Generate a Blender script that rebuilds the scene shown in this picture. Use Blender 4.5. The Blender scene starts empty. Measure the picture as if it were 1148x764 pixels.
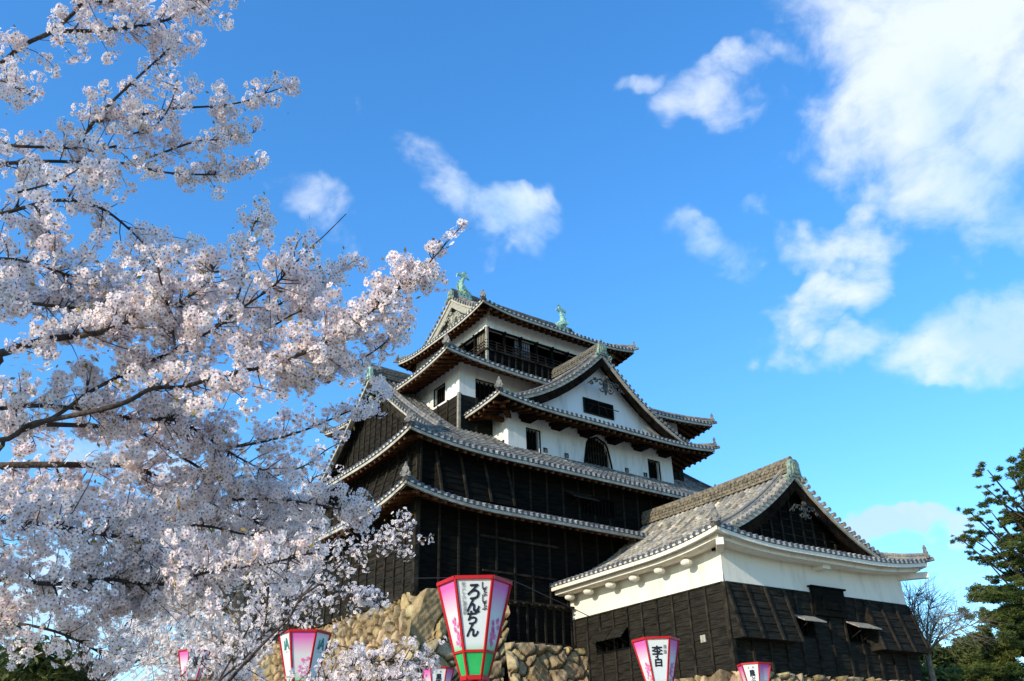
import bpy, math, random
import numpy as np
from mathutils import Vector
random.seed(7); RNG = np.random.default_rng(11)
SC = bpy.context.scene; COL = SC.collection
PI = math.pi

# ------------------------------------------------------------------ camera, world, sun
FPX = 954.6                                    # focal length in photograph pixels (1148 wide)
YAW, PITCH, ROLL = [math.radians(a) for a in (36.488, 27.482, -1.396)]
cF = np.array([math.sin(YAW)*math.cos(PITCH), math.cos(YAW)*math.cos(PITCH), math.sin(PITCH)])
_R = np.array([math.cos(YAW), -math.sin(YAW), 0.0]); _U = np.cross(_R, cF)
cR = _R*math.cos(ROLL)+_U*math.sin(ROLL); cU = -_R*math.sin(ROLL)+_U*math.cos(ROLL)
def ray(u, v): return cF + cR*(u-574)/FPX - cU*(v-382)/FPX
def W(u, v, d): return ray(u, v)*d             # a point of the place seen at photo pixel (u,v), d metres deep

cam_data = bpy.data.cameras.new('camera'); cam = bpy.data.objects.new('camera', cam_data); COL.objects.link(cam)
cam_data.sensor_width = 36; cam_data.lens = 36*FPX/1148; cam_data.clip_end = 4000; cam_data.clip_start = 0.05
from mathutils import Matrix
cam.matrix_world = Matrix(((cR[0], cU[0], -cF[0], 0), (cR[1], cU[1], -cF[1], 0), (cR[2], cU[2], -cF[2], 0), (0, 0, 0, 1)))
SC.camera = cam

SUN_DIR = np.array([-1.0, -0.135, 0.365]); SUN_DIR /= np.linalg.norm(SUN_DIR)
SUN_EL = math.asin(SUN_DIR[2]); SUN_AZ = math.atan2(SUN_DIR[0], SUN_DIR[1])
world = bpy.data.worlds.new('World'); SC.world = world; world.use_nodes = True
def build_world():
    nt = world.node_tree; nt.nodes.clear(); N = nt.nodes.new; L = nt.links.new
    out = N('ShaderNodeOutputWorld'); bg = N('ShaderNodeBackground'); bg.inputs[1].default_value = SKY_STRENGTH
    sky = N('ShaderNodeTexSky'); sky.sky_type = 'NISHITA'; sky.sun_disc = False
    sky.sun_elevation = SUN_EL; sky.sun_rotation = SUN_AZ % (2*PI)
    sky.air_density = 1.0; sky.dust_density = 0.3; sky.ozone_density = 2.0; sky.altitude = 50
    hs = N('ShaderNodeHueSaturation'); hs.inputs['Saturation'].default_value = 1.40; hs.inputs['Value'].default_value = SKY_VALUE
    hs.inputs['Hue'].default_value = 0.502
    gm = N('ShaderNodeGamma'); gm.inputs[1].default_value = .82; L(sky.outputs[0], gm.inputs[0]); L(gm.outputs[0], hs.inputs['Color'])
    tc = N('ShaderNodeTexCoord')
    def math_(op, a, b=None, c=None, clamp=False):
        m = N('ShaderNodeMath'); m.operation = op; m.use_clamp = clamp
        for i, q in enumerate((a, b, c)):
            if q is None: continue
            if isinstance(q, (int, float)): m.inputs[i].default_value = q
            else: L(q, m.inputs[i])
        return m.outputs[0]
    wn = N('ShaderNodeTexNoise'); wn.inputs['Scale'].default_value = 6.5; wn.inputs['Detail'].default_value = 4; wn.inputs['Roughness'].default_value = .55; L(tc.outputs['Generated'], wn.inputs['Vector'])
    w1 = N('ShaderNodeVectorMath'); w1.operation = 'MULTIPLY_ADD'; L(wn.outputs['Color'], w1.inputs[0]); w1.inputs[1].default_value = (.20,)*3; w1.inputs[2].default_value = (-.10,)*3
    w2 = N('ShaderNodeVectorMath'); w2.operation = 'ADD'; L(tc.outputs['Generated'], w2.inputs[0]); L(w1.outputs[0], w2.inputs[1])
    def dot(vec):
        m = N('ShaderNodeVectorMath'); m.operation = 'DOT_PRODUCT'; L(w2.outputs[0], m.inputs[0]); m.inputs[1].default_value = vec
        return m.outputs['Value']
    # warped direction for ragged cloud edges
    def noise(scale, detail, rough, stretch=(1, 1, 1), dist=0.0, off=(0, 0, 0)):
        mp = N('ShaderNodeMapping'); mp.inputs['Scale'].default_value = stretch; mp.inputs['Location'].default_value = off
        L(tc.outputs['Generated'], mp.inputs['Vector'])
        n = N('ShaderNodeTexNoise'); n.inputs['Scale'].default_value = scale; n.inputs['Detail'].default_value = detail
        n.inputs['Roughness'].default_value = rough; n.inputs['Distortion'].default_value = dist
        L(mp.outputs[0], n.inputs['Vector']); return n.outputs[0]
    # clouds: centre and extent as seen in the sky (u,v,ru,rv,angle,weight)
    total = None
    for (u, v, ru, rv, ang, wt) in CLOUDS:
        c = ray(u, v); c = c/np.linalg.norm(c)
        r = cR - c*np.dot(cR, c); r /= np.linalg.norm(r); up = np.cross(r, c)
        a = math.radians(ang); e1 = r*math.cos(a)-up*math.sin(a); e2 = r*math.sin(a)+up*math.cos(a)
        k = FPX*0.93
        x = dot(tuple(e1*k/ru)); y = dot(tuple(e2*k/rv)); z = dot(tuple(c))
        q = math_('ADD', math_('MULTIPLY', x, x), math_('MULTIPLY', y, y))
        g = math_('SUBTRACT', 1.0, q); g = math_('MAXIMUM', g, 0.0)
        g = math_('MULTIPLY', g, math_('GREATER_THAN', z, 0.3)); g = math_('MULTIPLY', g, wt)
        total = g if total is None else math_('MAXIMUM', total, g)
    n1 = noise(5.5, 9, 0.62, (1, 1, 1.5), 0.5, (3, 1, 2)); n2 = noise(19, 6, 0.6, (1, 1, 1.3), 0.4, (7, 3, 1))
    nn = math_('ADD', math_('MULTIPLY', n1, 0.68), math_('MULTIPLY', n2, 0.32))
    # density = falloff + ragged noise
    d = math_('ADD', math_('MULTIPLY', total, 1.35), math_('MULTIPLY', math_('SUBTRACT', nn, 0.552), 5.0))
    d = math_('MULTIPLY', d, math_('MINIMUM', math_('MULTIPLY', total, 3.0), 1.0))
    mr = N('ShaderNodeMapRange'); mr.interpolation_type = 'SMOOTHSTEP'; mr.inputs['From Min'].default_value = 0.0; mr.inputs['From Max'].default_value = 1.65
    L(d, mr.inputs['Value'])
    dens = math_('MULTIPLY', mr.outputs[0], 0.88)
    shade = noise(4.0, 5, 0.5, (1, 1, 1), 0.3, (9, 4, 4))
    cr = N('ShaderNodeValToRGB'); cr.color_ramp.elements[0].position = 0.40; cr.color_ramp.elements[1].position = 0.56
    cr.color_ramp.elements[0].color = (CLOUD*0.52, CLOUD*0.72, CLOUD*0.90, 1); cr.color_ramp.elements[1].color = (CLOUD*0.83, CLOUD*0.90, CLOUD, 1)
    L(shade, cr.inputs[0])
    mix = N('ShaderNodeMix'); mix.data_type = 'RGBA'
    L(dens, mix.inputs[0]); tn = N('ShaderNodeMix'); tn.data_type = 'RGBA'; tn.blend_type = 'MULTIPLY'; tn.inputs[0].default_value = 1.0; tn.inputs[7].default_value = (.76, .995, 1.17, 1)
    L(hs.outputs[0], tn.inputs[6]); L(tn.outputs[2], mix.inputs[6]); L(cr.outputs[0], mix.inputs[7])
    L(mix.outputs[2], bg.inputs[0]); L(bg.outputs[0], out.inputs[0])
SKY_STRENGTH = 0.10; SKY_VALUE = 3.7; CLOUD = 12.0
CLOUDS = [(520, 222, 125, 46, 36, 1.15), (475, 165, 55, 38, 30, .85), (590, 255, 50, 45, 20, .7), (335, 220, 56, 42, 25, .95), (438, 270, 24, 16, 0, .55),
          (530, 128, 18, 18, 0, .45), (537, 290, 22, 30, 60, .45), (403, 95, 16, 20, 80, .35),
          (798, 122, 62, 42, 20, .8), (815, 85, 60, 24, -25, .7), (872, 50, 44, 20, -20, .65), (728, 92, 34, 16, -20, .5),
          (1060, 90, 190, 130, 30, 1.25), (1130, 60, 160, 150, 0, 1.3), (1080, 190, 120, 75, 20, 1.15), (950, 165, 70, 40, 10, .75), (1140, 235, 60, 45, 0, .9),
          (925, 258, 85, 36, 0, .95), (955, 305, 90, 42, -35, 1.0), (890, 350, 60, 38, -30, .75), (950, 385, 75, 30, -8, .9), (800, 272, 66, 36, 20, .7), (980, 235, 50, 26, -10, .8), (870, 235, 40, 24, 10, .7), (868, 385, 30, 24, 40, .55),
          (1105, 398, 115, 58, 0, 1.2), (1148, 360, 70, 50, 0, 1.1), (1105, 290, 24, 14, 0, .45), (1002, 594, 66, 27, 5, 2.6), (970, 590, 36, 18, 0, 2.2),
          (110, 690, 190, 80, 0, .85), (240, 615, 60, 40, 0, .8), (150, 525, 120, 35, 0, .6), (300, 190, 60, 20, 20, .4)]
build_world()
sd = bpy.data.lights.new('sun', 'SUN'); sd.energy = 5.0; sd.angle = math.radians(0.53); sd.color = (1.0, 0.88, 0.69)
sun = bpy.data.objects.new('sun', sd); COL.objects.link(sun)
sun.rotation_euler = Vector(tuple(SUN_DIR)).to_track_quat('Z', 'Y').to_euler(); sun.location = (0, 0, 60)
SC.view_settings.view_transform = 'Standard'; SC.view_settings.look = 'None'
SC.view_settings.exposure = 0.0; SC.view_settings.gamma = 1.0
SC.cycles.max_bounces = 6; SC.cycles.diffuse_bounces = 3; SC.cycles.transparent_max_bounces = 4

# ------------------------------------------------------------------ materials
def mat(name, c1, c2=None, scale=2.0, rough=0.8, detail=6, stretch=(1, 1, 1), bump=0.0, bscale=None, spec=0.3, lo=0.35, hi=0.65, attr=None, transl=0.0, metal=0.0, c3=None):
    m = bpy.data.materials.new(name); m.use_nodes = True; nt = m.node_tree; N = nt.nodes.new; L = nt.links.new
    b = nt.nodes['Principled BSDF']; b.inputs['Roughness'].default_value = rough; b.inputs['Specular IOR Level'].default_value = spec
    b.inputs['Metallic'].default_value = metal
    b.inputs['Base Color'].default_value = (*c1, 1)
    tc = N('ShaderNodeTexCoord'); mp = N('ShaderNodeMapping'); mp.inputs['Scale'].default_value = stretch; L(tc.outputs['Object'], mp.inputs[0])
    if c2 is not None:
        n = N('ShaderNodeTexNoise'); n.inputs['Scale'].default_value = scale; n.inputs['Detail'].default_value = detail; n.inputs['Roughness'].default_value = .6
        L(mp.outputs[0], n.inputs['Vector'])
        cr = N('ShaderNodeValToRGB'); e = cr.color_ramp.elements; e[0].position = lo; e[1].position = hi; e[0].color = (*c1, 1); e[1].color = (*c2, 1)
        if c3 is not None:
            x = cr.color_ramp.elements.new((lo+hi)/2); x.color = (*c3, 1)
        L(n.outputs[0], cr.inputs[0]); col = cr.outputs[0]
        if attr:
            at = N('ShaderNodeAttribute'); at.attribute_name = attr
            mx = N('ShaderNodeMix'); mx.data_type = 'RGBA'; mx.blend_type = 'MULTIPLY'; mx.inputs[0].default_value = 1.0
            L(col, mx.inputs[6]); L(at.outputs['Color'], mx.inputs[7]); col = mx.outputs[2]
        L(col, b.inputs['Base Color'])
    if bump:
        n2 = N('ShaderNodeTexNoise'); n2.inputs['Scale'].default_value = bscale or scale*4; n2.inputs['Detail'].default_value = 5
        L(mp.outputs[0], n2.inputs['Vector']); bp = N('ShaderNodeBump'); bp.inputs['Strength'].default_value = bump; bp.inputs['Distance'].default_value = .05
        L(n2.outputs[0], bp.inputs['Height']); L(bp.outputs[0], b.inputs['Normal'])
    if transl:
        tr = N('ShaderNodeBsdfTranslucent'); ms = N('ShaderNodeMixShader'); ms.inputs[0].default_value = transl
        if c2 is not None: L(col, tr.inputs['Color'])
        else: tr.inputs['Color'].default_value = (*c1, 1)
        L(b.outputs[0], ms.inputs[1]); L(tr.outputs[0], ms.inputs[2]); L(ms.outputs[0], nt.nodes['Material Output'].inputs[0])
    return m
M = {}
for _n, _k in (('', .86), ('_lt', 1.35), ('_dk', .40)):
    M['tile'+_n] = mat('roof tile', tuple(_k*q for q in (.09, .09, .09)), tuple(min(.8, _k*q) for q in (.42, .36, .26)), 3.5, .6, 9, bump=.5, bscale=14, lo=.32, hi=.72, c3=tuple(_k*q for q in (.19, .185, .17)))
    M['tile_yag'+_n] = mat('weathered tile', tuple(_k*q for q in (.15, .155, .16)), tuple(min(.8, _k*q) for q in (.50, .42, .28)), 2.6, .6, 10, bump=.5, bscale=14, lo=.30, hi=.72, c3=tuple(_k*q for q in (.28, .26, .225)))
M['pan'] = mat('flat tile', (.010, .010, .011), (.075, .07, .06), 5, .7, 8, bump=.5, bscale=12, lo=.3, hi=.75)
M['tile_old'] = mat('weathered tile', (.17, .175, .18), (.58, .49, .34), 2.6, .6, 10, bump=.5, bscale=14, lo=.30, hi=.72, c3=(.34, .315, .265))
M['pan_yag'] = mat('weathered flat tile', (.014, .014, .015), (.11, .09, .06), 4, .7, 9, bump=.5, bscale=12, lo=.3, hi=.72)
M['tile_end'] = mat('dark tile end', (.035, .038, .045), (.11, .11, .115), 8, .5)
M['mortar'] = mat('lime mortar', (.34, .33, .30), (.66, .64, .58), 6, .85)
M['ridge'] = mat('ridge tile', (.04, .042, .045), (.22, .20, .15), 4, .7, 8, stretch=(1, 1, 3), bump=.8, bscale=10, lo=.3, hi=.75)
M['ridge_yag'] = mat('ochre ridge tile', (.05, .05, .048), (.27, .22, .14), 6, .75, 8, bump=1.0, bscale=10, lo=.32, hi=.68)
M['plaster'] = mat('white plaster', (.47, .465, .44), (.69, .68, .65), 1.2, .9, 9, stretch=(2.2, 2.2, .5), bump=.08, bscale=8, lo=.22, hi=.50)
M['plaster_yag'] = mat('cream plaster', (.54, .49, .39), (.73, .68, .57), 1.1, .9, 9, stretch=(2.2, 2.2, .5), bump=.08, bscale=8, lo=.22, hi=.50)
M['fascia'] = mat('limewashed fascia', (.30, .275, .22), (.50, .46, .38), 3, .85, 7)
M['wood'] = mat('black stained boards shade tone', (.003, .0033, .003), (.012, .011, .009), 1.6, .85, 9, stretch=(1, 1, 7), bump=.18, bscale=9, spec=.02, lo=.3, hi=.72)  # darker copy of the boards: south-face shade is put into the colour
M['wood2'] = mat('black boards sunlit tone', (.006, .006, .005), (.036, .032, .025), 2.2, .85, 9, stretch=(.8, .8, 9), bump=.2, bscale=9, spec=.03, lo=.3, hi=.7)  # lighter copy of the same boards, toned as on the sunlit west walls
M['batten'] = mat('batten wood', (.009, .008, .007), (.042, .036, .027), 3, .9, 8, spec=.03)
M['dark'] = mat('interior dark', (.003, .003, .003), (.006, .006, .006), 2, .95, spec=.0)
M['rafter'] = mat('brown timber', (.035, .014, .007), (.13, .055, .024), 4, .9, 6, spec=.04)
M['soffit'] = mat('eave boards shade tone', (.006, .004, .003), (.022, .014, .009), 3, .95, spec=.02)  # shade under the eaves is darkened into this board colour
M['screen'] = mat('bleached timber', (.20, .18, .14), (.36, .32, .25), 6, .8)
M['carve'] = mat('grey carving', (.22, .21, .17), (.42, .40, .32), 8, .8)
M['patina_dull'] = mat('dull copper', (.10, .13, .10), (.30, .40, .30), 7, .65, bump=.5, bscale=14)
M['carve_dark'] = mat('dark carving', (.010, .011, .011), (.075, .075, .062), 7, .7)
M['patina'] = mat('green copper', (.16, .33, .25), (.38, .55, .42), 6, .6, bump=.5, bscale=14, lo=.35, hi=.62)
M['bark'] = mat('cherry bark', (.022, .015, .012), (.085, .062, .048), 18, .85, bump=.6, bscale=40)
M['bark2'] = mat('pale bark', (.12, .10, .075), (.26, .22, .17), 8, .9, bump=.5)
def petal(name, a, b):
    return mat(name, a, b, 9, .75, 3, transl=.36, spec=.05)
M['petal'] = petal('cherry petal', (.89, .775, .765), (.955, .885, .85))
M['petal_far'] = petal('pale petal', (.89, .79, .78), (.955, .90, .87))
M['heart'] = mat('flower heart', (.30, .03, .05), (.42, .10, .07), 30, .7)
M['budleaf'] = mat('young bronze leaf', (.30, .13, .03), (.32, .30, .06), 10, .6, transl=.3)
M['stone'] = mat('castle stone', (.17, .12, .06), (.52, .375, .20), 2.5, .9, 9, bump=.9, bscale=7, attr='tint', lo=.3, hi=.7)
M['red'] = mat('red lacquer', (.38, .008, .010), (.46, .012, .014), 5, .5, spec=.2)
M['ink'] = mat('black ink', (.008, .009, .02), rough=.6)
M['greyink'] = mat('grey ink', (.18, .20, .20), rough=.7)
M['blossomink'] = mat('pink print', (.72, .16, .38), rough=.7)
M['tealink'] = mat('teal print', (.03, .20, .17), rough=.7)
M['wire'] = mat('cable', (.015, .015, .015), rough=.6)
M['needle'] = mat('conifer needles', (.018, .052, .012), (.15, .165, .032), .9, .7, 5, transl=.2, lo=.35, hi=.7)
M['leafdark'] = mat('evergreen leaf', (.025, .055, .014), (.13, .14, .03), .8, .6, 5, transl=.2, lo=.35, hi=.68)
M['ground'] = mat('packed gravel', (.30, .25, .17), (.44, .37, .26), 3, .95, 10, bump=.5)
def lantern_paper(name, top, mid, bot, z0, z1):
    m = bpy.data.materials.new(name); m.use_nodes = True; nt = m.node_tree; N = nt.nodes.new; L = nt.links.new
    b = nt.nodes['Principled BSDF']; b.inputs['Roughness'].default_value = .55
    tc = N('ShaderNodeTexCoord'); sp = N('ShaderNodeSeparateXYZ'); L(tc.outputs['Object'], sp.inputs[0])
    mr = N('ShaderNodeMapRange'); mr.inputs['From Min'].default_value = z0; mr.inputs['From Max'].default_value = z1; L(sp.outputs['Z'], mr.inputs['Value'])
    n = N('ShaderNodeTexNoise'); n.inputs['Scale'].default_value = 3; L(tc.outputs['Object'], n.inputs['Vector'])
    ad = N('ShaderNodeMath'); ad.operation = 'MULTIPLY_ADD'; L(n.outputs[0], ad.inputs[0]); ad.inputs[1].default_value = .10; L(mr.outputs[0], ad.inputs[2])
    cr = N('ShaderNodeValToRGB'); e = cr.color_ramp.elements; e[0].position = .05; e[0].color = (*bot, 1); e[1].position = .95; e[1].color = (*top, 1)
    for p, c in ((.24, mid), (.58, mid)):
        x = e.new(p); x.color = (*c, 1)
    L(ad.outputs[0], cr.inputs[0]); L(cr.outputs[0], b.inputs['Base Color']); return m
M['paper_pink'] = lantern_paper('pink washed panel', (.60, .10, .36), (.60, .57, .57), (.10, .50, .16), .21, .87)
M['paper_white'] = lantern_paper('white panel', (.60, .63, .60), (.60, .64, .63), (.08, .48, .16), .17, .87)
M['paper_green'] = mat('green panel', (.02, .34, .09), (.03, .42, .11), 6, .55)

# ------------------------------------------------------------------ mesh helpers
OFF = {}
def link(name, me, m, parent):
    o = bpy.data.objects.new(name, me); COL.objects.link(o)
    for x in (m if isinstance(m, (list, tuple)) else [m]): me.materials.append(x)
    if parent is not None: o.parent = parent; OFF[o.name] = OFF.get(parent.name, np.zeros(3))
    return o
class MB:
    def __init__(s): s.v = []; s.f = []; s.mi = []; s.cur = 0
    def face(s, idx): s.f.append(tuple(idx)); s.mi.append(s.cur)
    def add(s, vs, fs):
        k = len(s.v); s.v.extend([tuple(map(float, p)) for p in vs])
        for f in fs: s.f.append(tuple(k+i for i in f)); s.mi.append(s.cur)
    def box(s, lo, hi):
        (a, b, c), (d, e, f) = lo, hi
        s.add([(a, b, c), (d, b, c), (d, e, c), (a, e, c), (a, b, f), (d, b, f), (d, e, f), (a, e, f)],
              [(0, 3, 2, 1), (4, 5, 6, 7), (0, 1, 5, 4), (1, 2, 6, 5), (2, 3, 7, 6), (3, 0, 4, 7)])
    def beam(s, p, q, w, h, up=(0, 0, 1)):
        p = np.array(p, float); q = np.array(q, float); d = q-p; d /= np.linalg.norm(d)
        u = np.array(up, float); sd_ = np.cross(d, u)
        if np.linalg.norm(sd_) < 1e-5: sd_ = np.cross(d, (1, 0, 0))
        sd_ /= np.linalg.norm(sd_); u = np.cross(sd_, d)
        c = [p+sd_*a*w/2+u*b*h/2 for a, b in ((-1, -1), (1, -1), (1, 1), (-1, 1))]+[q+sd_*a*w/2+u*b*h/2 for a, b in ((-1, -1), (1, -1), (1, 1), (-1, 1))]
        s.add(c, [(0, 1, 2, 3), (7, 6, 5, 4), (0, 4, 5, 1), (1, 5, 6, 2), (2, 6, 7, 3), (3, 7, 4, 0)])
    def tube(s, pts, rad, n=6, cap=True):
        pts = [np.array(p, float) for p in pts]; k = len(pts)
        if not hasattr(rad, '__len__'): rad = [rad]*k
        t0 = pts[1]-pts[0]; ref = np.array([0, 0, 1.0]) if abs(t0[2]) < .9*np.linalg.norm(t0) else np.array([1.0, 0, 0])
        vs = []
        for i in range(k):
            t = pts[min(i+1, k-1)]-pts[max(i-1, 0)]; t /= (np.linalg.norm(t)+1e-9)
            a = np.cross(t, ref); a /= (np.linalg.norm(a)+1e-9); b = np.cross(a, t); ref = b
            for j in range(n):
                th = 2*PI*j/n; vs.append(pts[i]+rad[i]*(a*math.cos(th)+b*math.sin(th)))
        fs = [(i*n+j, i*n+(j+1) % n, (i+1)*n+(j+1) % n, (i+1)*n+j) for i in range(k-1) for j in range(n)]
        if cap: fs += [tuple(range(n-1, -1, -1)), tuple((k-1)*n+j for j in range(n))]
        s.add(vs, fs)
    def disc(s, c, nrm, r, th, n=10):
        nrm = np.array(nrm, float); nrm /= np.linalg.norm(nrm); c = np.array(c, float)
        s.tube([c-nrm*th/2, c+nrm*th/2], r, n)
    def prism(s, pts, fn, t0, t1):
        n = len(pts)
        s.add([fn(p[0], p[1], t0) for p in pts]+[fn(p[0], p[1], t1) for p in pts],
              [tuple(range(n)), tuple(range(2*n-1, n-1, -1))]+[(i, (i+1) % n, n+(i+1) % n, n+i) for i in range(n)])
    def grid(s, rows):
        a = len(rows); b = len(rows[0])
        s.add([p for r in rows for p in r], [(i*b+j, i*b+j+1, (i+1)*b+j+1, (i+1)*b+j) for i in range(a-1) for j in range(b-1)])
    def ball(s, c, r, seg=8, rings=5, sq=(1, 1, 1)):
        vs = []; c = np.array(c, float)
        for i in range(rings+1):
            ph = PI*i/rings
            for j in range(seg):
                th = 2*PI*j/seg; vs.append(c+r*np.array([math.sin(ph)*math.cos(th)*sq[0], math.sin(ph)*math.sin(th)*sq[1], math.cos(ph)*sq[2]]))
        s.add(vs, [(i*seg+j, i*seg+(j+1) % seg, (i+1)*seg+(j+1) % seg, (i+1)*seg+j) for i in range(rings) for j in range(seg)])
    def build(s, name, m, parent=None, smooth=False):
        v = np.array(s.v, dtype=float)
        if parent is not None and parent.name in OFF: v = v-OFF[parent.name]
        me = bpy.data.meshes.new(name); me.from_pydata(v.tolist(), [], s.f); me.update()
        o = link(name, me, m, parent)
        if isinstance(m, (list, tuple)): me.polygons.foreach_set('material_index', s.mi)
        if smooth: me.polygons.foreach_set('use_smooth', [True]*len(me.polygons))
        return o
def fast_mesh(name, V, starts_len, loops, mids, m, parent):
    me = bpy.data.meshes.new(name); me.vertices.add(len(V)); me.vertices.foreach_set('co', V.astype(np.float32).ravel())
    me.loops.add(len(loops)); me.loops.foreach_set('vertex_index', loops.astype(np.int32))
    me.polygons.add(len(starts_len)); st = np.concatenate([[0], np.cumsum(starts_len)[:-1]]).astype(np.int32)
    me.polygons.foreach_set('loop_start', st)
    me.polygons.foreach_set('material_index', mids.astype(np.int32)); me.update(calc_edges=True)
    return link(name, me, m, parent)
def empty(name, loc, label, cat, group=None, rz=0.0, local=False):
    o = bpy.data.objects.new(name, None); COL.objects.link(o); o.location = tuple(map(float, loc)); o.rotation_euler = (0, 0, rz)
    o.empty_display_size = .3; o['label'] = label; o['category'] = cat
    if group: o['group'] = group
    OFF[o.name] = np.zeros(3) if local else np.array(loc, float); return o
def node(name, parent):
    """part that only carries sub-parts is avoided: sub-parts hang on meshes"""
    return parent

# ------------------------------------------------------------------ ground
g = MB(); g.add([(-1500, -1500, -1.6), (1500, -1500, -1.6), (1500, 1500, -1.6), (-1500, 1500, -1.6)], [(0, 1, 2, 3)])
go = g.build('ground', M['ground']); go['kind'] = 'structure'
def joinb(name, parent, parts):
    """several shapes with their own materials as ONE mesh part"""
    o = MB(); mats = []; sm = []
    for src, mk_, smooth in parts:
        if not src.f: continue
        k = len(o.v); o.v += src.v; o.f += [tuple(i+k for i in f) for f in src.f]; mk_ = [mk_, mk_+'_lt', mk_+'_dk'] if mk_ in ('tile', 'tile_yag') else [mk_]
        o.mi += [len(mats)+(q if len(mk_) > 1 else 0) for q in src.mi]; mats += [M[q] for q in mk_]; sm += [smooth]*len(src.f)
    ob = o.build(name, mats, parent); ob.data.polygons.foreach_set('use_smooth', sm); return ob
# ------------------------------------------------------------------ roofs
PITCHT = 0.30
class Patch:
    """one slope of tiles: pos(t,d) world point (t along the eave, d up the slope)"""
    def __init__(s, pos, down, along): s.pos = pos; s.down = np.array(down, float); s.along = np.array(along, float)
def rows(mb, P, ts, dm, r=.078, d0=None):
    for t in ts:
        a = 0.0 if d0 is None else d0(t); b = dm(t)
        if b-a < .12: continue
        n = max(1, int(round((b-a)/.30))); vs = []; al = P.along; k = 0
        jit = random.uniform(-.008, .008)
        for j in range(n):
            da = a+(b-a)*j/n; db = a+(b-a)*(j+1)/n
            for d, rr in ((da, r*1.17), (db, r*.90)):
                c = np.array(P.pos(t+jit, d)); c2 = np.array(P.pos(t+jit, d+.05)); tg = c2-c; tg /= np.linalg.norm(tg)
                up = np.cross(al, tg); up = up/np.linalg.norm(up); up = up if up[2] > 0 else -up
                for th in (0, .25, .5, .75, 1.0):
                    q = PI*th; vs.append(c+al*rr*math.cos(q)+up*(rr*math.sin(q)*1.25+.02))
        bias = random.gauss(0, .35); tone = [0]*(n+1)
        for q in range(n):
            x = bias+random.gauss(0, .8); tone[q] = 1 if x > .95 else (2 if x < -.85 else 0)
        for i in range(2*n-1):
            mb.cur = tone[i//2] if i % 2 == 0 else 2
            if i == 0: mb.add(vs, [(j, j+1, 5+j+1, 5+j) for j in range(4)]); k0 = len(mb.v)-len(vs)
            else:
                for j in range(4): mb.face((k0+i*5+j, k0+i*5+j+1, k0+(i+1)*5+j+1, k0+(i+1)*5+j))
        mb.cur = 0
def pans(mb, P, ts, dm, d0=None, drop=0.0):
    for i in range(len(ts)-1):
        ta, tb = ts[i], ts[i+1]
        a0 = 0 if d0 is None else d0(ta); b0 = 0 if d0 is None else d0(tb)
        da, db = max(dm(ta), a0+.01), max(dm(tb), b0+.01); n = max(2, int(max(da, db)/.35))
        R = []
        for j in range(n+1):
            f = j/n
            p = np.array(P.pos(ta, a0+(da-a0)*f)); q = np.array(P.pos(tb, b0+(db-b0)*f)); R.append([p-(0, 0, drop), q-(0, 0, drop)])
        mb.grid(R)
def eave_bits(P, ts, parent, ends_r=.085, fas_h=.20, fas_t=.10, rf=True, wall_d=1.3, fmat='fascia', rafmat='rafter', t0=None, t1=None, rafter_step=.42, drop=.30, soff=True):
    """tile ends, mortar, fascia, soffit and rafters along one eave (d=0)"""
    e = MB(); mo = MB(); fa = MB()
    dn = P.down
    for t in ts:
        c = np.array(P.pos(t, 0.0)); e.tube([c+dn*-.03+(0, 0, .035), c+dn*.035+(0, 0, .035)], ends_r, 9)
    for i in range(len(ts)-1):
        tm = (ts[i]+ts[i+1])/2; c = np.array(P.pos(tm, 0.0)); w = abs(ts[i+1]-ts[i])*.5
        a = c-P.along*(w*.62); b = c+P.along*(w*.62)
        mo.beam(a+dn*.012+(0, 0, -.0), b+dn*.012+(0, 0, -.0), .03, .075)
    tt = np.linspace(t0, t1, max(10, int(abs(t1-t0)/.5)))
    lo = []; 
    for z0, z1, out in ((-.045, -.045-fas_h, -.03),):
        R1 = []; 
        for t in tt:
            c = np.array(P.pos(t, 0.0)); R1.append([c+dn*out+(0, 0, z0), c+dn*out+(0, 0, z1), c+dn*(out-fas_t)+(0, 0, z1), c+dn*(out-fas_t)+(0, 0, z0), c+dn*out+(0, 0, z0)])
        fa.grid(R1)
    return e, mo, fa
def soffit(P, t0, t1, wall_d, dm, parent, drop=.27, m='soffit', flat=None):
    s = MB(); tt = np.linspace(t0, t1, max(8, int(abs(t1-t0)/.6)))
    R = []
    for t in tt:
        dd = min(wall_d, max(.02, dm(t))); row = []
        for f in (0.04, .3, .6, 1.0):
            p = np.array(P.pos(t, dd*f)); row.append(p-(0, 0, drop))
        R.append(row)
    s.grid(R); return s
def rafters(mb, P, t0, t1, wall_d, dm, step=.42, drop=.30, w=.11, h=.12, start=.10):
    n = int(abs(t1-t0)/step); sg = 1 if t1 > t0 else -1
    for i in range(n+1):
        t = t0+sg*(i+.5)*step
        if (t-t1)*sg > 0: break
        dd = min(wall_d+.05, dm(t)-.02)
        if dd < start+.12: continue
        p = np.array(P.pos(t, start))-(0, 0, drop+h/2); q = np.array(P.pos(t, dd))-(0, 0, drop+h/2); mb.beam(p, q, w, h)
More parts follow.
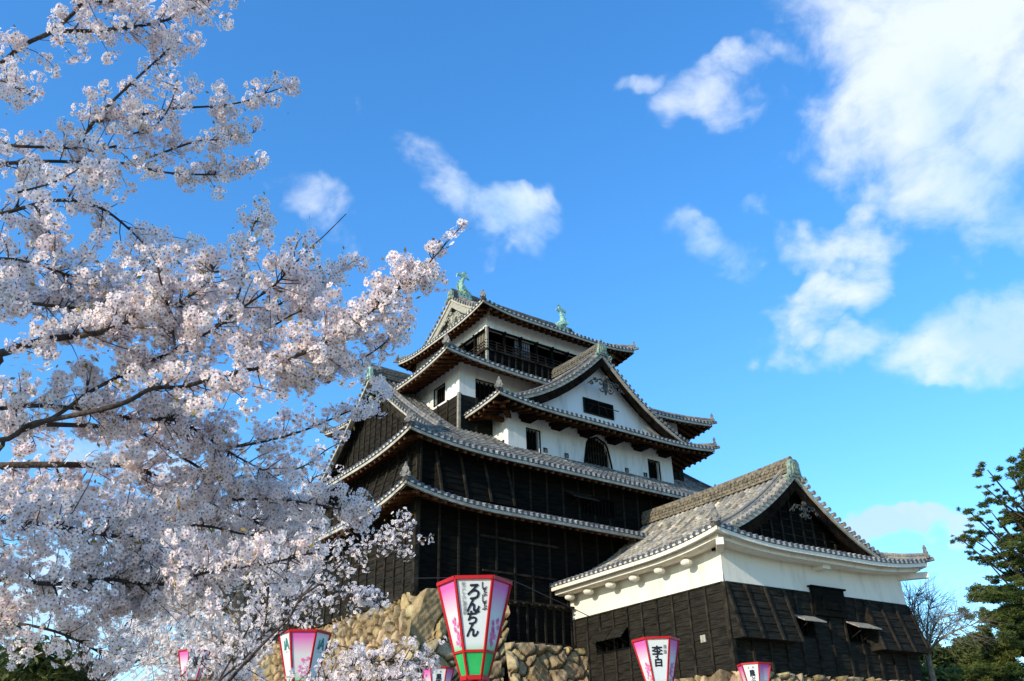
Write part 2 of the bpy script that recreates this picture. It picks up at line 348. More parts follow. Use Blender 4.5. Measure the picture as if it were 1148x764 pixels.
def onigawara(mb, c, out, s=1.0):
    """ridge-end tile: shield, collar and ball finial facing 'out'"""
    o = np.array(out, float); o /= np.linalg.norm(o); c = np.array(c, float); side = np.cross(o, (0, 0, 1)); side /= np.linalg.norm(side)
    pts = [(-.30, -.22), (-.34, 0), (-.22, .12), (-.22, .30), (-.12, .44), (.12, .44), (.22, .30), (.22, .12), (.34, 0), (.30, -.22)]
    mb.prism(pts, lambda x, y, t: c+side*x*s+np.array([0, 0, y*s])+o*t*s, -.08, .08)
    mb.disc(c+np.array([0, 0, .12*s])+o*.10*s, o, .15*s, .08*s, 10)
    mb.ball(c+np.array([0, 0, .50*s]), .13*s, 8, 5); mb.ball(c+np.array([0, 0, .66*s]), .075*s, 6, 4)
    for q in (-1, 1): mb.ball(c+side*q*.26*s+np.array([0, 0, -.08*s])+o*.1*s, .10*s, 6, 4)
def shield(mb, c, out, s=1.0):
    """broad ridge-end shield with curled feet"""
    o = np.array(out, float); o /= np.linalg.norm(o); c = np.array(c, float); side = np.cross(o, (0, 0, 1)); side /= np.linalg.norm(side)
    P = lambda x, y, t: c+side*x*s+np.array([0, 0, y*s])+o*t*s
    pts = [(-.52, -.55), (-.56, -.35), (-.36, -.22), (-.30, .10), (-.30, .34), (-.17, .50), (.17, .50), (.30, .34), (.30, .10), (.36, -.22), (.56, -.35), (.52, -.55), (.25, -.30), (-.25, -.30)]
    mb.prism(pts, P, -.10, .10); mb.prism([(-.20, -.18), (-.2, .25), (-.1, .38), (.1, .38), (.2, .25), (.2, -.18)], P, .10, .15)
    mb.disc(P(0, .10, .17), o, .13*s, .08*s, 10)
    for q in (-1, 1):
        mb.tube([P(q*.50, -.50, .1), P(q*.62, -.38, .1), P(q*.52, -.26, .1), P(q*.42, -.36, .1)], .06*s, 6)
def hip_ridge(path, root, m, r=.15, orn=1.0, name='hip_ridge'):
    b = MB(); P_ = [np.array(p)+(0, 0, .10) for p in path]
    b.tube(P_, r, 8); b.tube([p+(0, 0, .17) for p in P_[0:]], r*.62, 8)
    for i in range(0, len(P_)-1):
        b.ball(P_[i]+(0, 0, .17), r*.74, 6, 4)
    o = b.build(name, m, root)
    d = P_[0]-P_[1]; d[2] = 0
    t = MB(); onigawara(t, P_[0]+d/np.linalg.norm(d)*.02+np.array([0, 0, .12]), d, .62*orn)
    # the long corner tile sticking out
    dd = d/np.linalg.norm(d); t.tube([P_[0]-dd*.2-(0, 0, .1), P_[0]+dd*.28-(0, 0, .02)], .09, 8)
    t.build('ridge_end_tile', M['tile'], o); return o
def main_ridge(a, b, root, m, h=.55, w=.30, name='main_ridge', sag=.0):
    a = np.array(a, float); b = np.array(b, float); L_ = np.linalg.norm(b-a); n = max(6, int(L_/.6)); mb = MB()
    d = (b-a)/L_; sd_ = np.cross(d, (0, 0, 1))
    def P(f): p = a+(b-a)*f; p = p+np.array([0, 0, sag*(2*f-1)**2]); return p
    for k, (hh, ww) in enumerate(((.16, 1.25), (.34, 1.0), (.52, 1.0), (.70, 1.0))):
        R = []
        for i in range(n+1):
            p = P(i/n); z0 = h*(hh-.15)/.75; z1 = h*(hh-.03)/.75; o = w/2*ww
            R.append([p+sd_*o+(0, 0, z0), p+sd_*o+(0, 0, z1), p-sd_*o+(0, 0, z1), p-sd_*o+(0, 0, z0), p+sd_*o+(0, 0, z0)])
        mb.grid(R)
        R = []
        for i in range(n+1):
            p = P(i/n); z0 = h*(hh-.05)/.75; z1 = h*(hh+.03)/.75; o = w/2*.82
            R.append([p+sd_*o+(0, 0, z0), p+sd_*o+(0, 0, z1), p-sd_*o+(0, 0, z1), p-sd_*o+(0, 0, z0)])
        mb.grid(R)
    mb.tube([P(i/n)+(0, 0, h*1.0) for i in range(n+1)], w*.40, 8)
    # rows of half-round tiles set in the flanks
    k = int(L_/.24)
    for i in range(k):
        p = P((i+.5)/k)
        for s in (-1, 1):
            for zz in (.28, .62):
                mb.tube([p+sd_*s*(w/2-.02)+(0, 0, h*zz), p+sd_*s*(w/2+.035)+(0, 0, h*zz)], .06, 6)
    return mb.build(name, m, root)
def lift_fn(lift, L):
    return lambda c, d: lift*max(0.0, 1-c/L)**2.2*math.exp(-max(d, 0)/3.5)

def skirt(root, name, outer, inner, ze, Hf, lift, L, sides='SWNE', fas_h=.13, orn=1.0, rafmat='rafter', tm='tile', pm='pan', raf_drop=.22):
    x0, x1, y0, y1 = outer; a0, a1, b0, b1 = inner; DW = a0-x0; DE = x1-a1; DS = b0-y0; DN = y1-b1; lf = lift_fn(lift, L)
    def mk(side):
        D = {'S': DS, 'N': DN, 'W': DW, 'E': DE}[side]
        def cn(t):   # normalised corner distance
            if side in 'SN': return min((t-x0)/DW, (x1-t)/DE)
            return min((t-y0)/DS, (y1-t)/DN)
        def pos(t, d):
            u = d/D; z = ze+Hf(u)+lf(max(0, cn(t))*DS, u*DS)
            return {'S': (t, y0+d, z), 'N': (t, y1-d, z), 'W': (x0+d, t, z), 'E': (x1-d, t, z)}[side]
        dm = lambda t: min(1.0, max(0, cn(t)))*D
        down = {'S': (0, -1, 0), 'N': (0, 1, 0), 'W': (-1, 0, 0), 'E': (1, 0, 0)}[side]
        return Patch(pos, down, (1, 0, 0) if side in 'SN' else (0, 1, 0)), dm, D
    pn = MB(); rw = MB(); E_ = MB(); MO = MB(); FA = MB(); SF = MB(); RF = MB()
    for s in sides:
        P, dm, D = mk(s); t0, t1 = (x0, x1) if s in 'SN' else (y0, y1)
        n = int(round((t1-t0)/PITCHT)); ts = [t0+(t1-t0)*(i+.5)/n for i in range(n)]
        rows(rw, P, ts, dm); pans(pn, P, [t0]+ts+[t1], dm)
        e, mo, fa = eave_bits(P, ts, root, t0=t0, t1=t1, fas_h=fas_h)
        for src, dst in ((e, E_), (mo, MO), (fa, FA), (soffit(P, t0, t1, D, dm, root, drop=raf_drop-.02), SF)):
            k = len(dst.v); dst.v += src.v; dst.f += [tuple(i+k for i in f) for f in src.f]; dst.mi += [0]*len(src.f)
        rafters(RF, P, t0, t1, D, dm, drop=raf_drop)
    r = joinb(name, root, [(pn, pm, False), (rw, tm, True), (E_, 'tile_end', False), (MO, 'mortar', False)])
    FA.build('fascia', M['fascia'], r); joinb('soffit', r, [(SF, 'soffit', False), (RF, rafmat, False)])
    lfp = lambda f, D: None
    for cx_, cy_, ix, iy in ((x0, y0, a0, b0), (x1, y0, a1, b0), (x1, y1, a1, b1), (x0, y1, a0, b1)):
        path = []
        for i in range(9):
            u = i/8; path.append((cx_+(ix-cx_)*u, cy_+(iy-cy_)*u, ze+Hf(u)+lf(u*DS, u*DS)))
        hip_ridge(path, r, M['tile'], .11, orn)
    return r

def irimoya(root, name, cx, cy, axis, a0, a1, Wd, G, ov, ze, H, lift, L, hips=(True, True), fas_h=.13, tm='tile', pm='pan', rm='ridge', ridge_h=.55, wall_d=1.1, gable='wood',
            orn=1.0, double=False, rafmat='rafter', barge='fascia', raf_drop=.25, barge_in='soffit', rafs=True, side_w=.16):
    """hip-and-gable roof. canonical (a,b): a along the ridge, b across; axis 'X' or 'Y'"""
    def Mp(a, b, z): return (a, cy+b, z) if axis == 'X' else (cx+b, a, z)
    lf = lift_fn(lift, L); BIG = 1e3
    def ca(a):
        c = BIG
        if hips[0]: c = min(c, a-a0)
        if hips[1]: c = min(c, a1-a)
        return max(0, c)
    def zsurf(a, b): d = Wd-abs(b); return ze+H(d)+lf(ca(a), d)
    al = np.array((1, 0, 0) if axis == 'X' else (0, 1, 0), float); bd = np.array((0, 1, 0) if axis == 'X' else (1, 0, 0), float)
    pn = MB(); rw = MB(); E_ = MB(); MO = MB(); FA = MB(); SF = MB(); RF = MB()
    def merge(src, dst):
        k = len(dst.v); dst.v += src.v; dst.f += [tuple(i+k for i in f) for f in src.f]; dst.mi += [0]*len(src.f)
    for sg in (-1, 1):
        P = Patch(lambda a, d, sg=sg: Mp(a, sg*(Wd-d), ze+H(d)+lf(ca(a), d)), bd*sg, al)
        dmf = lambda a: (ca(a) if ca(a) < G-ov else Wd)
        n = int(round((a1-a0)/PITCHT)); ts = [a0+(a1-a0)*(i+.5)/n for i in range(n)]
        rows(rw, P, ts, dmf)
        # pans: hip triangles and the full-depth middle, split exactly at the verge
        lo = a0+(G-ov) if hips[0] else a0; hi = a1-(G-ov) if hips[1] else a1
        if hips[0]: pans(pn, P, [a0]+[t for t in ts if t < lo]+[lo], lambda a: min(ca(a), G-ov))
        pans(pn, P, [lo]+[t for t in ts if lo < t < hi]+[hi], lambda a: Wd)
        if hips[1]: pans(pn, P, [hi]+[t for t in ts if t > hi]+[a1], lambda a: min(ca(a), G-ov))
        e, mo, fa = eave_bits(P, ts, root, t0=a0, t1=a1, fas_h=fas_h)
        merge(e, E_); merge(mo, MO); merge(fa, FA); merge(soffit(P, a0, a1, wall_d, lambda a: ca(a) if ca(a) < wall_d else wall_d, root, drop=raf_drop-.02), SF)
        if rafs: rafters(RF, P, a0, a1, wall_d, lambda a: min(ca(a)+.0, wall_d+.1), drop=raf_drop)
        if double:
            # second, lower plaster cornice set back
            tt = np.linspace(a0+.22 if hips[0] else a0, a1-.22 if hips[1] else a1, 40); R = []
            for t in tt:
                c = np.array(P.pos(t, 0.0))-bd*sg*.26; c[2] -= fas_h+.075
                R.append([c+(0, 0, .06), c-(0, 0, .11), c-bd*sg*.12-(0, 0, .11), c-bd*sg*.3+(0, 0, -.13), c-bd*sg*.95+(0, 0, -.02)])
            FA.grid(R)
    for k, sgn, a_e in ((0, 1, a0), (1, -1, a1)):
        if not hips[k]: continue
        P = Patch(lambda b, d, sgn=sgn, a_e=a_e: Mp(a_e+sgn*d, b, ze+H(d)+lf(max(0, Wd-abs(b)), d)), al*-sgn, bd)
        dmf = lambda b: max(0, min(Wd-abs(b), G))
        n = int(round(2*Wd/PITCHT)); ts = [-Wd+2*Wd*(i+.5)/n for i in range(n)]
        rows(rw, P, ts, dmf); pans(pn, P, [-Wd]+ts+[Wd], dmf)
        e, mo, fa = eave_bits(P, ts, root, t0=-Wd, t1=Wd, fas_h=fas_h)
        merge(e, E_); merge(mo, MO); merge(fa, FA); merge(soffit(P, -Wd, Wd, wall_d, lambda b: min(Wd-abs(b), wall_d), root, drop=raf_drop-.02), SF)
        if rafs: rafters(RF, P, -Wd, Wd, wall_d, lambda b: min(Wd-abs(b), wall_d+.1), drop=raf_drop)
        if double:
            R = []
            for t in np.linspace(-Wd+.22, Wd-.22, 40):
                c = np.array(P.pos(t, 0.0))+al*sgn*.26; c[2] -= fas_h+.075
                R.append([c+(0, 0, .06), c-(0, 0, .11), c+al*sgn*.12-(0, 0, .11), c+al*sgn*.3+(0, 0, -.13), c+al*sgn*.95+(0, 0, -.02)])
            FA.grid(R)
    r = joinb(name, root, [(pn, pm, False), (rw, tm, True), (E_, 'tile_end', False), (MO, 'mortar', False)])
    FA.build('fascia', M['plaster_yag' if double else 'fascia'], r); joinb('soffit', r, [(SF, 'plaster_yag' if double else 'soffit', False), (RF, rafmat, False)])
    for k, sgn, a_e in ((0, 1, a0), (1, -1, a1)):
        if not hips[k]: continue
        for sb in (-1, 1):
            hip_ridge([Mp(a_e+sgn*d, sb*(Wd-d), ze+H(d)+lf(d, d)) for d in np.linspace(0, G-ov*.4, 8)], r, M[tm], .12, orn)
            # descending ridge along the verge, inside the edge
            av = a_e+sgn*(G-ov+.55)
            ds = np.linspace(G+.1, Wd-.1, 14)
            hip_ridge([Mp(av, sb*(Wd-d), ze+H(d)+lf(ca(av), d)+.03) for d in ds], r, M[tm], .11, orn*.8, 'verge_ridge')
        # verge: tile rows turned outward
        av = a_e+sgn*(G-ov); vb = MB(); bb = MB(); bi = MB()
        outn = -al*sgn
        for sb in (-1, 1):
            L_ = int((Wd-G*.5)/.27)
            for i in range(L_):
                d = G*.62+(Wd-G*.62)*(i+.5)/L_
                c = np.array(Mp(av, sb*(Wd-d), zsurf(av, Wd-d)+.05))
                vb.tube([c+outn*.10, c-outn*.42], .082, 8); vb.tube([c+outn*.13+(0, 0, .0), c+outn*.09], .095, 9)
            # barge board: thick curved plank + pale outer strip
            R = []; R2 = []
            for i in range(19):
                d = G*.55+(Wd-G*.55)*i/18
                c = np.array(Mp(av, sb*(Wd-d), zsurf(av, Wd-d)))
                slope = math.atan((H(d+.05)-H(d))/.05); kk = 1/math.cos(slope)
                h1 = .17*kk; h2 = (.52+.10*(1-i/18))*kk
                R.append([c-(0, 0, .02), c+outn*.02-(0, 0, .02), c+outn*.02-(0, 0, h1), c-outn*.10-(0, 0, h1), c-outn*.10-(0, 0, .02)])
                R2.append([c-outn*.06-(0, 0, h1*.9), c-outn*.06-(0, 0, h2), c-outn*.16-(0, 0, h2), c-outn*.16-(0, 0, h1*.9)])
            bb.grid(R); bi.grid(R2)
            # soffit of the overhang
            R3 = []
            for i in range(19):
                d = G*.55+(Wd-G*.55)*i/18; c = np.array(Mp(av, sb*(Wd-d), zsurf(av, Wd-d)))
                R3.append([c-outn*.08-(0, 0, .12), c-outn*(ov+.05)-(0, 0, .12)])
            bi.grid(R3)
        vb.build('verge_tiles', M[tm], r); bb.build('barge_edge', M[barge], r); bi.build('barge_board', M[barge_in], r)
        # gable wall
        ag = a_e+sgn*G; gw = MB(); zb = ze+H(G)-.15; top = []
        for i in range(25):
            b = -(Wd-G*.6)+2*(Wd-G*.6)*i/24; top.append((b, max(zb+.01, ze+H(Wd-abs(b))-.14)))
        for i in range(24):
            (b1, z1), (b2, z2) = top[i], top[i+1]
            p = [np.array(Mp(ag, q, z)) for q, z in ((b1, zb), (b2, zb), (b2, z2), (b1, z1))]
            gw.add(p, [(0, 1, 2, 3)])
        gb = MB()
        if gable in ('wood', 'wood2'):
            b = -Wd+G
            while b < Wd-G:
                zt = ze+H(Wd-abs(b))-.5
                if zt > zb+.4: gb.beam(np.array(Mp(ag, b, zb+.1))+outn*.04, np.array(Mp(ag, b, zt))+outn*.04, .09, .06, up=tuple(al))
                b += .62
            z = zb+.35
            while z < ze+H(Wd)-.9:
                wd = 0
                for q in np.linspace(0, Wd, 60):
                    if ze+H(Wd-q)-.35 > z: wd = q
                gb.beam(np.array(Mp(ag, -wd, z))+outn*.015, np.array(Mp(ag, wd, z))+outn*.015, .03, .03)
                z += .30
        joinb('gable_wall', r, [(gw, gable, False), (gb, 'batten', False)])
        # ridge-end shield on the gable
        sh = MB(); c = np.array(Mp(av+(-sgn*.02), 0, ze+H(Wd)+.12)); shield(sh, c, outn, .92*orn); sh.build('ridge_shield', M['patina' if name == 'great_roof' else 'patina_dull'], r)
    lo = a0+(G-ov) if hips[0] else a0; hi = a1-(G-ov) if hips[1] else a1
    main_ridge(Mp(lo+.02, 0, ze+H(Wd)+.02), Mp(hi-.02, 0, ze+H(Wd)+.02), r, M[rm], h=ridge_h, sag=0.06)
    return r
def gegyo(root, c, out, s, m='carve'):
    """carved gable pendant: lobed drop, scrolls and boss"""
    c = np.array(c, float); o = np.array(out, float); side = np.cross(o, (0, 0, 1)); mb = MB()
    P = lambda x, y, t: c+side*x*s+np.array([0, 0, y*s])+o*t*s
    pts = [(0, .42), (.14, .36), (.20, .22), (.34, .16), (.36, 0), (.25, -.10), (.24, -.26), (.12, -.36), (0, -.55), (-.12, -.36), (-.24, -.26), (-.25, -.10), (-.36, 0), (-.34, .16), (-.20, .22), (-.14, .36)]
    for sg in (-1, 1):
        for (ox, oy, r0, tw) in ((.30, -.02, .20, 1), (.22, -.30, .15, -1), (.58, .02, .14, 1), (.80, -.12, .10, -1)):
            L_ = []
            for i in range(15):
                th = i/14*3.4*PI/1.7; rr = r0*(1-i/17)
                L_.append(P(sg*(ox+rr*math.cos(th*tw)), oy+rr*math.sin(th*tw), .05))
            mb.tube(L_, .035*s, 5)
        mb.tube([P(sg*.4, .1, .04), P(sg*.7, .05, .04), P(sg*1.05, -.22, .04)], .03*s, 5)
    mb.disc(P(0, .24, .08), o, .13*s, .10*s, 6); mb.ball(P(0, .24, .14), .06*s)
    mb.prism([(0, .30), (.13, .05), (.10, -.3), (0, -.52), (-.10, -.3), (-.13, .05)], P, -.02, .04)
    return mb.build('gable_pendant', M[m], root)

# ------------------------------------------------------------------ walls
def wall_mesh(mb, fn, u0, u1, z0, z1, holes=(), depth=.30, cap=True):
    """fn(u,z,n)->point, n outward. wall with rectangular openings and their reveals; returns nothing"""
    us = sorted({u0, u1, *[h[0] for h in holes], *[h[1] for h in holes]}); zs = sorted({z0, z1, *[h[2] for h in holes], *[h[3] for h in holes]})
    for i in range(len(us)-1):
        for j in range(len(zs)-1):
            cu = (us[i]+us[i+1])/2; cz = (zs[j]+zs[j+1])/2
            if any(h[0] < cu < h[1] and h[2] < cz < h[3] for h in holes): continue
            mb.add([fn(us[i], zs[j], 0), fn(us[i+1], zs[j], 0), fn(us[i+1], zs[j+1], 0), fn(us[i], zs[j+1], 0)], [(0, 1, 2, 3)])
    for a, b, c, d in holes:
        for p, q in (((a, c), (b, c)), ((b, c), (b, d)), ((b, d), (a, d)), ((a, d), (a, c))):
            mb.add([fn(p[0], p[1], 0), fn(q[0], q[1], 0), fn(q[0], q[1], -depth), fn(p[0], p[1], -depth)], [(0, 1, 2, 3)])
def window(root, fn, h, depth=.30, bars=0, frame=.05, m='wood'):
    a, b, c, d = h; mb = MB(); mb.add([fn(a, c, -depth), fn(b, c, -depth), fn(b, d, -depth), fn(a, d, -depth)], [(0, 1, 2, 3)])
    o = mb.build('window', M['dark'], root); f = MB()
    def bx(u0_, u1_, z0_, z1_, n0, n1):
        P = [fn(u, z, n) for n in (n0, n1) for u, z in ((u0_, z0_), (u1_, z0_), (u1_, z1_), (u0_, z1_))]
        f.add(P, [(0, 1, 2, 3), (7, 6, 5, 4), (0, 4, 5, 1), (1, 5, 6, 2), (2, 6, 7, 3), (3, 7, 4, 0)])
    bx(a-frame, a, c-frame, d+frame, -.03, .03); bx(b, b+frame, c-frame, d+frame, -.03, .03); bx(a, b, c-frame, c, -.03, .03); bx(a, b, d, d+frame, -.03, .03)
    if bars:
        for i in range(bars):
            u = a+(b-a)*(i+1)/(bars+1); bx(u-.035, u+.035, c, d, -.14, -.06)
    f.build('window_frame', M['wood'], o)
    return o
def boards(root, fn, u0, u1, z0, z1, holes=(), name='plank_wall', bat=.86, lap=.28, m='wood', out=.0, bat0=None):
    mb = MB(); wall_mesh(mb, fn, u0, u1, z0, z1, holes)
    # lapped boards
    n = max(1, int(round((z1-z0)/lap))); hh = (z1-z0)/n
    def spans(za, zb, a, b):
        segs = [(a, b)]
        for h in holes:
            if h[3] <= za+.02 or h[2] >= zb-.02: continue
            ns = []
            for s, e in segs:
                if h[1]+.06 <= s or h[0]-.06 >= e: ns.append((s, e)); continue
                if h[0]-.06 > s: ns.append((s, h[0]-.06))
                if h[1]+.06 < e: ns.append((h[1]+.06, e))
            segs = ns
        return segs
    for i in range(n):
        za = z0+i*hh; zb = za+hh
        for s, e in spans(za, zb, u0, u1):
            t = .032+random.uniform(-.006, .006)
            P = [fn(s, za, .004), fn(e, za, .004), fn(e, za, t), fn(s, za, t), fn(s, zb, .006), fn(e, zb, .006)]
            mb.add(P, [(0, 1, 2, 3), (3, 2, 5, 4), (0, 3, 4), (1, 5, 2)])
    bt = MB(); u = u0+(.06 if bat0 is None else bat0)
    while u < u1+.01:
        zs = [(z0, z1)]
        for h in holes:
            if h[0]-.08 < u < h[1]+.08: zs = [(a, b) for q in zs for a, b in ((q[0], h[2]-.06), (h[3]+.06, q[1])) if b-a > .1]
        for a, b in zs:
            P = [fn(u+q, z, n_) for z in (a, b) for q, n_ in ((-.045, .0), (.045, .0), (.045, .085), (-.045, .085))]
            bt.add(P, [(3, 2, 1, 0), (4, 5, 6, 7), (0, 1, 5, 4), (1, 2, 6, 5), (2, 3, 7, 6), (3, 0, 4, 7)])
        u += bat
    return joinb(name, root, [(mb, m, False), (bt, 'batten' if m != 'wood' else 'wood2', False)])  # battens on the shade-darkened boards take a darker tone too
def awning(root, fn, u0, u1, zt, zo, out, name='window_shutter', m='wood2', m2=None):
    mb = MB(); n = max(3, int((u1-u0)/.22))
    for i in range(n):
        a = u0+(u1-u0)*i/n+.008; b = u0+(u1-u0)*(i+1)/n-.008
        P = [fn(a, zt, .06), fn(b, zt, .06), fn(b, zo, out), fn(a, zo, out), fn(a, zt+.04, .06), fn(b, zt+.04, .06), fn(b, zo+.04, out), fn(a, zo+.04, out)]
        mb.add(P, [(0, 1, 2, 3), (7, 6, 5, 4), (0, 4, 5, 1), (1, 5, 6, 2), (2, 6, 7, 3), (3, 7, 4, 0)])
    r = MB()
    r.beam(fn(u0-.08, zt+.06, .07), fn(u1+.08, zt+.06, .07), .05, .06)
    k = (u1-u0)*.22
    for u in (u0+k, u1-k): r.tube([fn(u, zt-.55, -.05), fn(u, zo+.0, out-.04)], .016, 5)
    return joinb(name, root, [(mb, m, False), (r, 'wood2', False)])
def flare(root, fn, u0, u1, zt, zb, out, m='wood2', bat=.95):
    """slanted stone-drop panel"""
    sl = lambda z: .02+(out-.02)*(zt-z)/(zt-zb)
    mb = MB(); n = int(round((zt-zb)/.29))
    f2 = lambda u, z, n_: fn(u, z, sl(z)+n_)
    for i in range(n):
        za = zb+(zt-zb)*i/n; z2 = zb+(zt-zb)*(i+1)/n; t = .035
        mb.add([f2(u0, za, 0), f2(u1, za, 0), f2(u1, za, t), f2(u0, za, t), f2(u0, z2, .005), f2(u1, z2, .005)], [(0, 1, 2, 3), (3, 2, 5, 4)])
    for u in (u0, u1): mb.add([fn(u, zt, .0), fn(u, zb, .0), f2(u, zb, .02), f2(u, zt, .02)], [(0, 1, 2, 3)])
    mb.add([fn(u0, zb, 0), fn(u1, zb, 0), f2(u1, zb, 0), f2(u0, zb, 0)], [(0, 1, 2, 3)])
    b = MB(); k = max(2, int(round((u1-u0)/bat)))
    for i in range(k+1):
        u = u0+.045+(u1-u0-.09)*i/k
        P = [f2(u+q, z, n_) for z in (zb, zt) for q, n_ in ((-.05, .0), (.05, .0), (.05, .09), (-.05, .09))]
        b.add(P, [(3, 2, 1, 0), (4, 5, 6, 7), (0, 1, 5, 4), (1, 2, 6, 5), (2, 3, 7, 6), (3, 0, 4, 7)])
    return joinb('stone_drop_panel', root, [(mb, m, False), (b, 'batten', False)])
# ------------------------------------------------------------------ the keep
keep = empty('castle_keep', (28.7, 38.5, 6.59), 'tall black and white castle keep with stacked tile roofs and green fish on top', 'castle')
X0, X1, Y0, Y1 = 16.57, 40.83, 29.0, 48.0
fS = lambda y: (lambda u, z, n: (u, y-n, z)); fWt = lambda x: (lambda u, z, n: (x-n, u, z))
fE = lambda x: (lambda u, z, n: (x+n, u, z)); fN = lambda y: (lambda u, z, n: (u, y+n, z))
# ground storey and second storey: black boards
boards(keep, fS(Y0), X0, 40.83, 6.55, 10.5, bat=.93, lap=.30)
boards(keep, fWt(X0), Y0, Y1, 6.55, 10.5, bat=.80, lap=.30, m='wood2')
boards(keep, fE(X1), Y0, Y1, 6.55, 10.5); boards(keep, fN(Y1), X0, X1, 6.55, 10.5)
b = MB(); b.beam((X0-.07, Y0-.07, 6.5), (X0-.07, Y0-.07, 10.2), .18, .18, up=(0, 1, 0)); b.beam((X0-.1, Y0-.12, 6.5), (24.2, Y0-.12, 6.5), .12, .16); b.beam((X0-.12, Y0-.1, 6.5), (X0-.12, Y1, 6.5), .12, .16)
b.build('sill_beam', M['batten'], keep)
h2 = [(19.4, 20.9, 10.95, 11.75), (25.2, 27.2, 10.95, 11.75)]
boards(keep, fS(Y0), X0, X1, 10.5, 13.0, holes=h2, bat=.93, lap=.30)
for i, h in enumerate(h2): window(keep, fS(Y0), h, bars=8)
boards(keep, fWt(X0), Y0, Y1, 10.5, 13.0, bat=.80, lap=.30, m='wood2'); boards(keep, fE(X1), Y0, Y1, 10.5, 13.0); boards(keep, fN(Y1), X0, X1, 10.5, 13.0)
flare(keep, fS(Y0), 17.3, 21.0, 12.35, 10.42, .55, m='wood', bat=1.1); flare(keep, fWt(X0), 29.5, 33.2, 12.35, 10.42, .55, m='wood2', bat=.9)
flare(keep, fS(Y0), 30.4, 33.6, 12.35, 10.42, .55, m='wood', bat=1.1)
awning(keep, fS(Y0), 24.2, 25.7, 11.75, 11.35, .75)
# low apron of boards over the stepped stonework beside the turret
boards(keep, fS(28.88), 20.75, 24.3, 5.05, 6.48, bat=.47, lap=1.5, name='apron_wall')
b = MB(); b.beam((20.7, 28.70, 6.56), (24.3, 28.70, 6.56), .14, .10); b.beam((20.7, 28.75, 4.98), (24.3, 28.75, 4.98), .3, .12)
for i in range(8): b.beam((21.0+i*.42, 28.5, 6.50), (21.0+i*.42, 28.9, 6.50), .07, .07)
b.build('apron_rail', M['batten'], keep)
# shuttered openings on the ground storey, south
b = MB(); b.beam((19.5, 28.88, 9.1), (23.6, 28.88, 9.1), .10, .10); b.beam((19.6, 28.88, 7.7), (23.4, 28.88, 7.7), .08, .08); b.build('shutter_rail', M['batten'], keep)
skirt(keep, 'lower_roof', (15.24, 42.16, 27.67, 49.33), (X0, X1, Y0, Y1), 9.93, lambda u: .50*u, .52, 4.6)
H2 = lambda d: .5*d+.0195*d*d
roof2 = irimoya(keep, 'great_roof', 28.7, 38.5, 'X', 15.5, 41.9, 10.55, 3.85, .62, 12.42, H2, .42, 4.6, gable='wood2', wall_d=1.1, ridge_h=.62, barge_in='batten')
for a, sg in ((19.02, -1), (38.38, 1)): gegyo(roof2, (a, 38.5, 18.3), (sg, 0, 0), 1.3)
# third and fourth storey
XA, XB, YA, YB = 20.98, 36.6, 32.9, 44.1
def blk(fn, u0, u1, zb, zt, holes=()):
    boards(keep, fn, u0, u1, zb, 17.33, name='plank_wall', bat=.95, lap=.32, m='wood2')
    p = MB(); wall_mesh(p, fn, u0, u1, 17.335, zt, holes); p.build('plaster_wall', M['plaster'], keep)
    for h in holes: window(keep, fn, h, bars=4)
blk(fS(YA), XA, XB, 14.2, 19.2, [(22.0, 23.4, 17.34, 18.35)])
blk(fWt(XA), YA, YB, 14.2, 19.2, [(34.3, 35.3, 17.5, 18.4), (38.4, 39.4, 17.5, 18.4), (41.9, 42.8, 17.5, 18.4)])
blk(fE(XB), YA, YB, 14.2, 19.2); blk(fN(YB), XA, XB, 14.2, 19.2)
b = MB(); b.beam((XA-.06, YA-.06, 14.3), (XA-.06, YA-.06, 17.36), .14, .14, up=(0, 1, 0)); b.build('corner_post', M['screen'], keep)
skirt(keep, 'fourth_roof', (19.4, 38.3, 31.6, 45.5), (24.0, 33.4, 34.8, 42.2), 18.68, lambda u: 1.35*u+.45*u*u, .38, 4.2)
# projecting bay, south
BX0, BX1, BY = 22.93, 34.25, 31.5
holes = [(24.08, 24.86, 14.3, 15.66), (32.4, 33.2, 14.3, 15.6)]
loops = [(25.1, 25.3, 14.64, 14.84), (26.46, 26.66, 14.62, 14.82), (30.6, 30.8, 14.6, 14.8), (31.96, 32.16, 14.58, 14.78)]
kat = (27.72, 29.66, 14.2, 16.12)
p = MB(); wall_mesh(p, fS(BY), BX0, BX1, 13.6, 16.9, holes+loops+[(27.5, 29.9, 14.0, 16.3)]); wall_mesh(p, fWt(BX0), BY, YA, 13.6, 16.9, [(31.85, 32.02, 14.70, 14.92)], .2); wall_mesh(p, fE(BX1), BY, YA, 13.6, 16.9)
# plaster around the bell-shaped window
bell = [(27.72, 14.2), (27.76, 14.7), (27.88, 15.3), (27.98, 15.7), (28.12, 15.92), (28.40, 16.02), (28.69, 16.14), (28.98, 16.02), (29.26, 15.92), (29.40, 15.7), (29.50, 15.3), (29.62, 14.7), (29.66, 14.2)]
rim = [(27.5, 14.2), (27.5, 14.7), (27.5, 15.3), (27.5, 15.9), (27.5, 16.3), (28.2, 16.3), (28.69, 16.3), (29.2, 16.3), (29.9, 16.3), (29.9, 15.9), (29.9, 15.3), (29.9, 14.7), (29.9, 14.2)]
for i in range(12): p.add([(x, BY, z) for x, z in (bell[i], bell[i+1], rim[i+1], rim[i])], [(0, 1, 2, 3)])
for i in range(12): p.add([(bell[i][0], BY, bell[i][1]), (bell[i+1][0], BY, bell[i+1][1]), (bell[i+1][0], BY+.3, bell[i+1][1]), (bell[i][0], BY+.3, bell[i][1])], [(0, 1, 2, 3)])
p.build('bay_wall', M['plaster'], keep)
for h in holes: window(keep, fS(BY), h, bars=3)
for h in loops: window(keep, fS(BY), h, frame=.02)
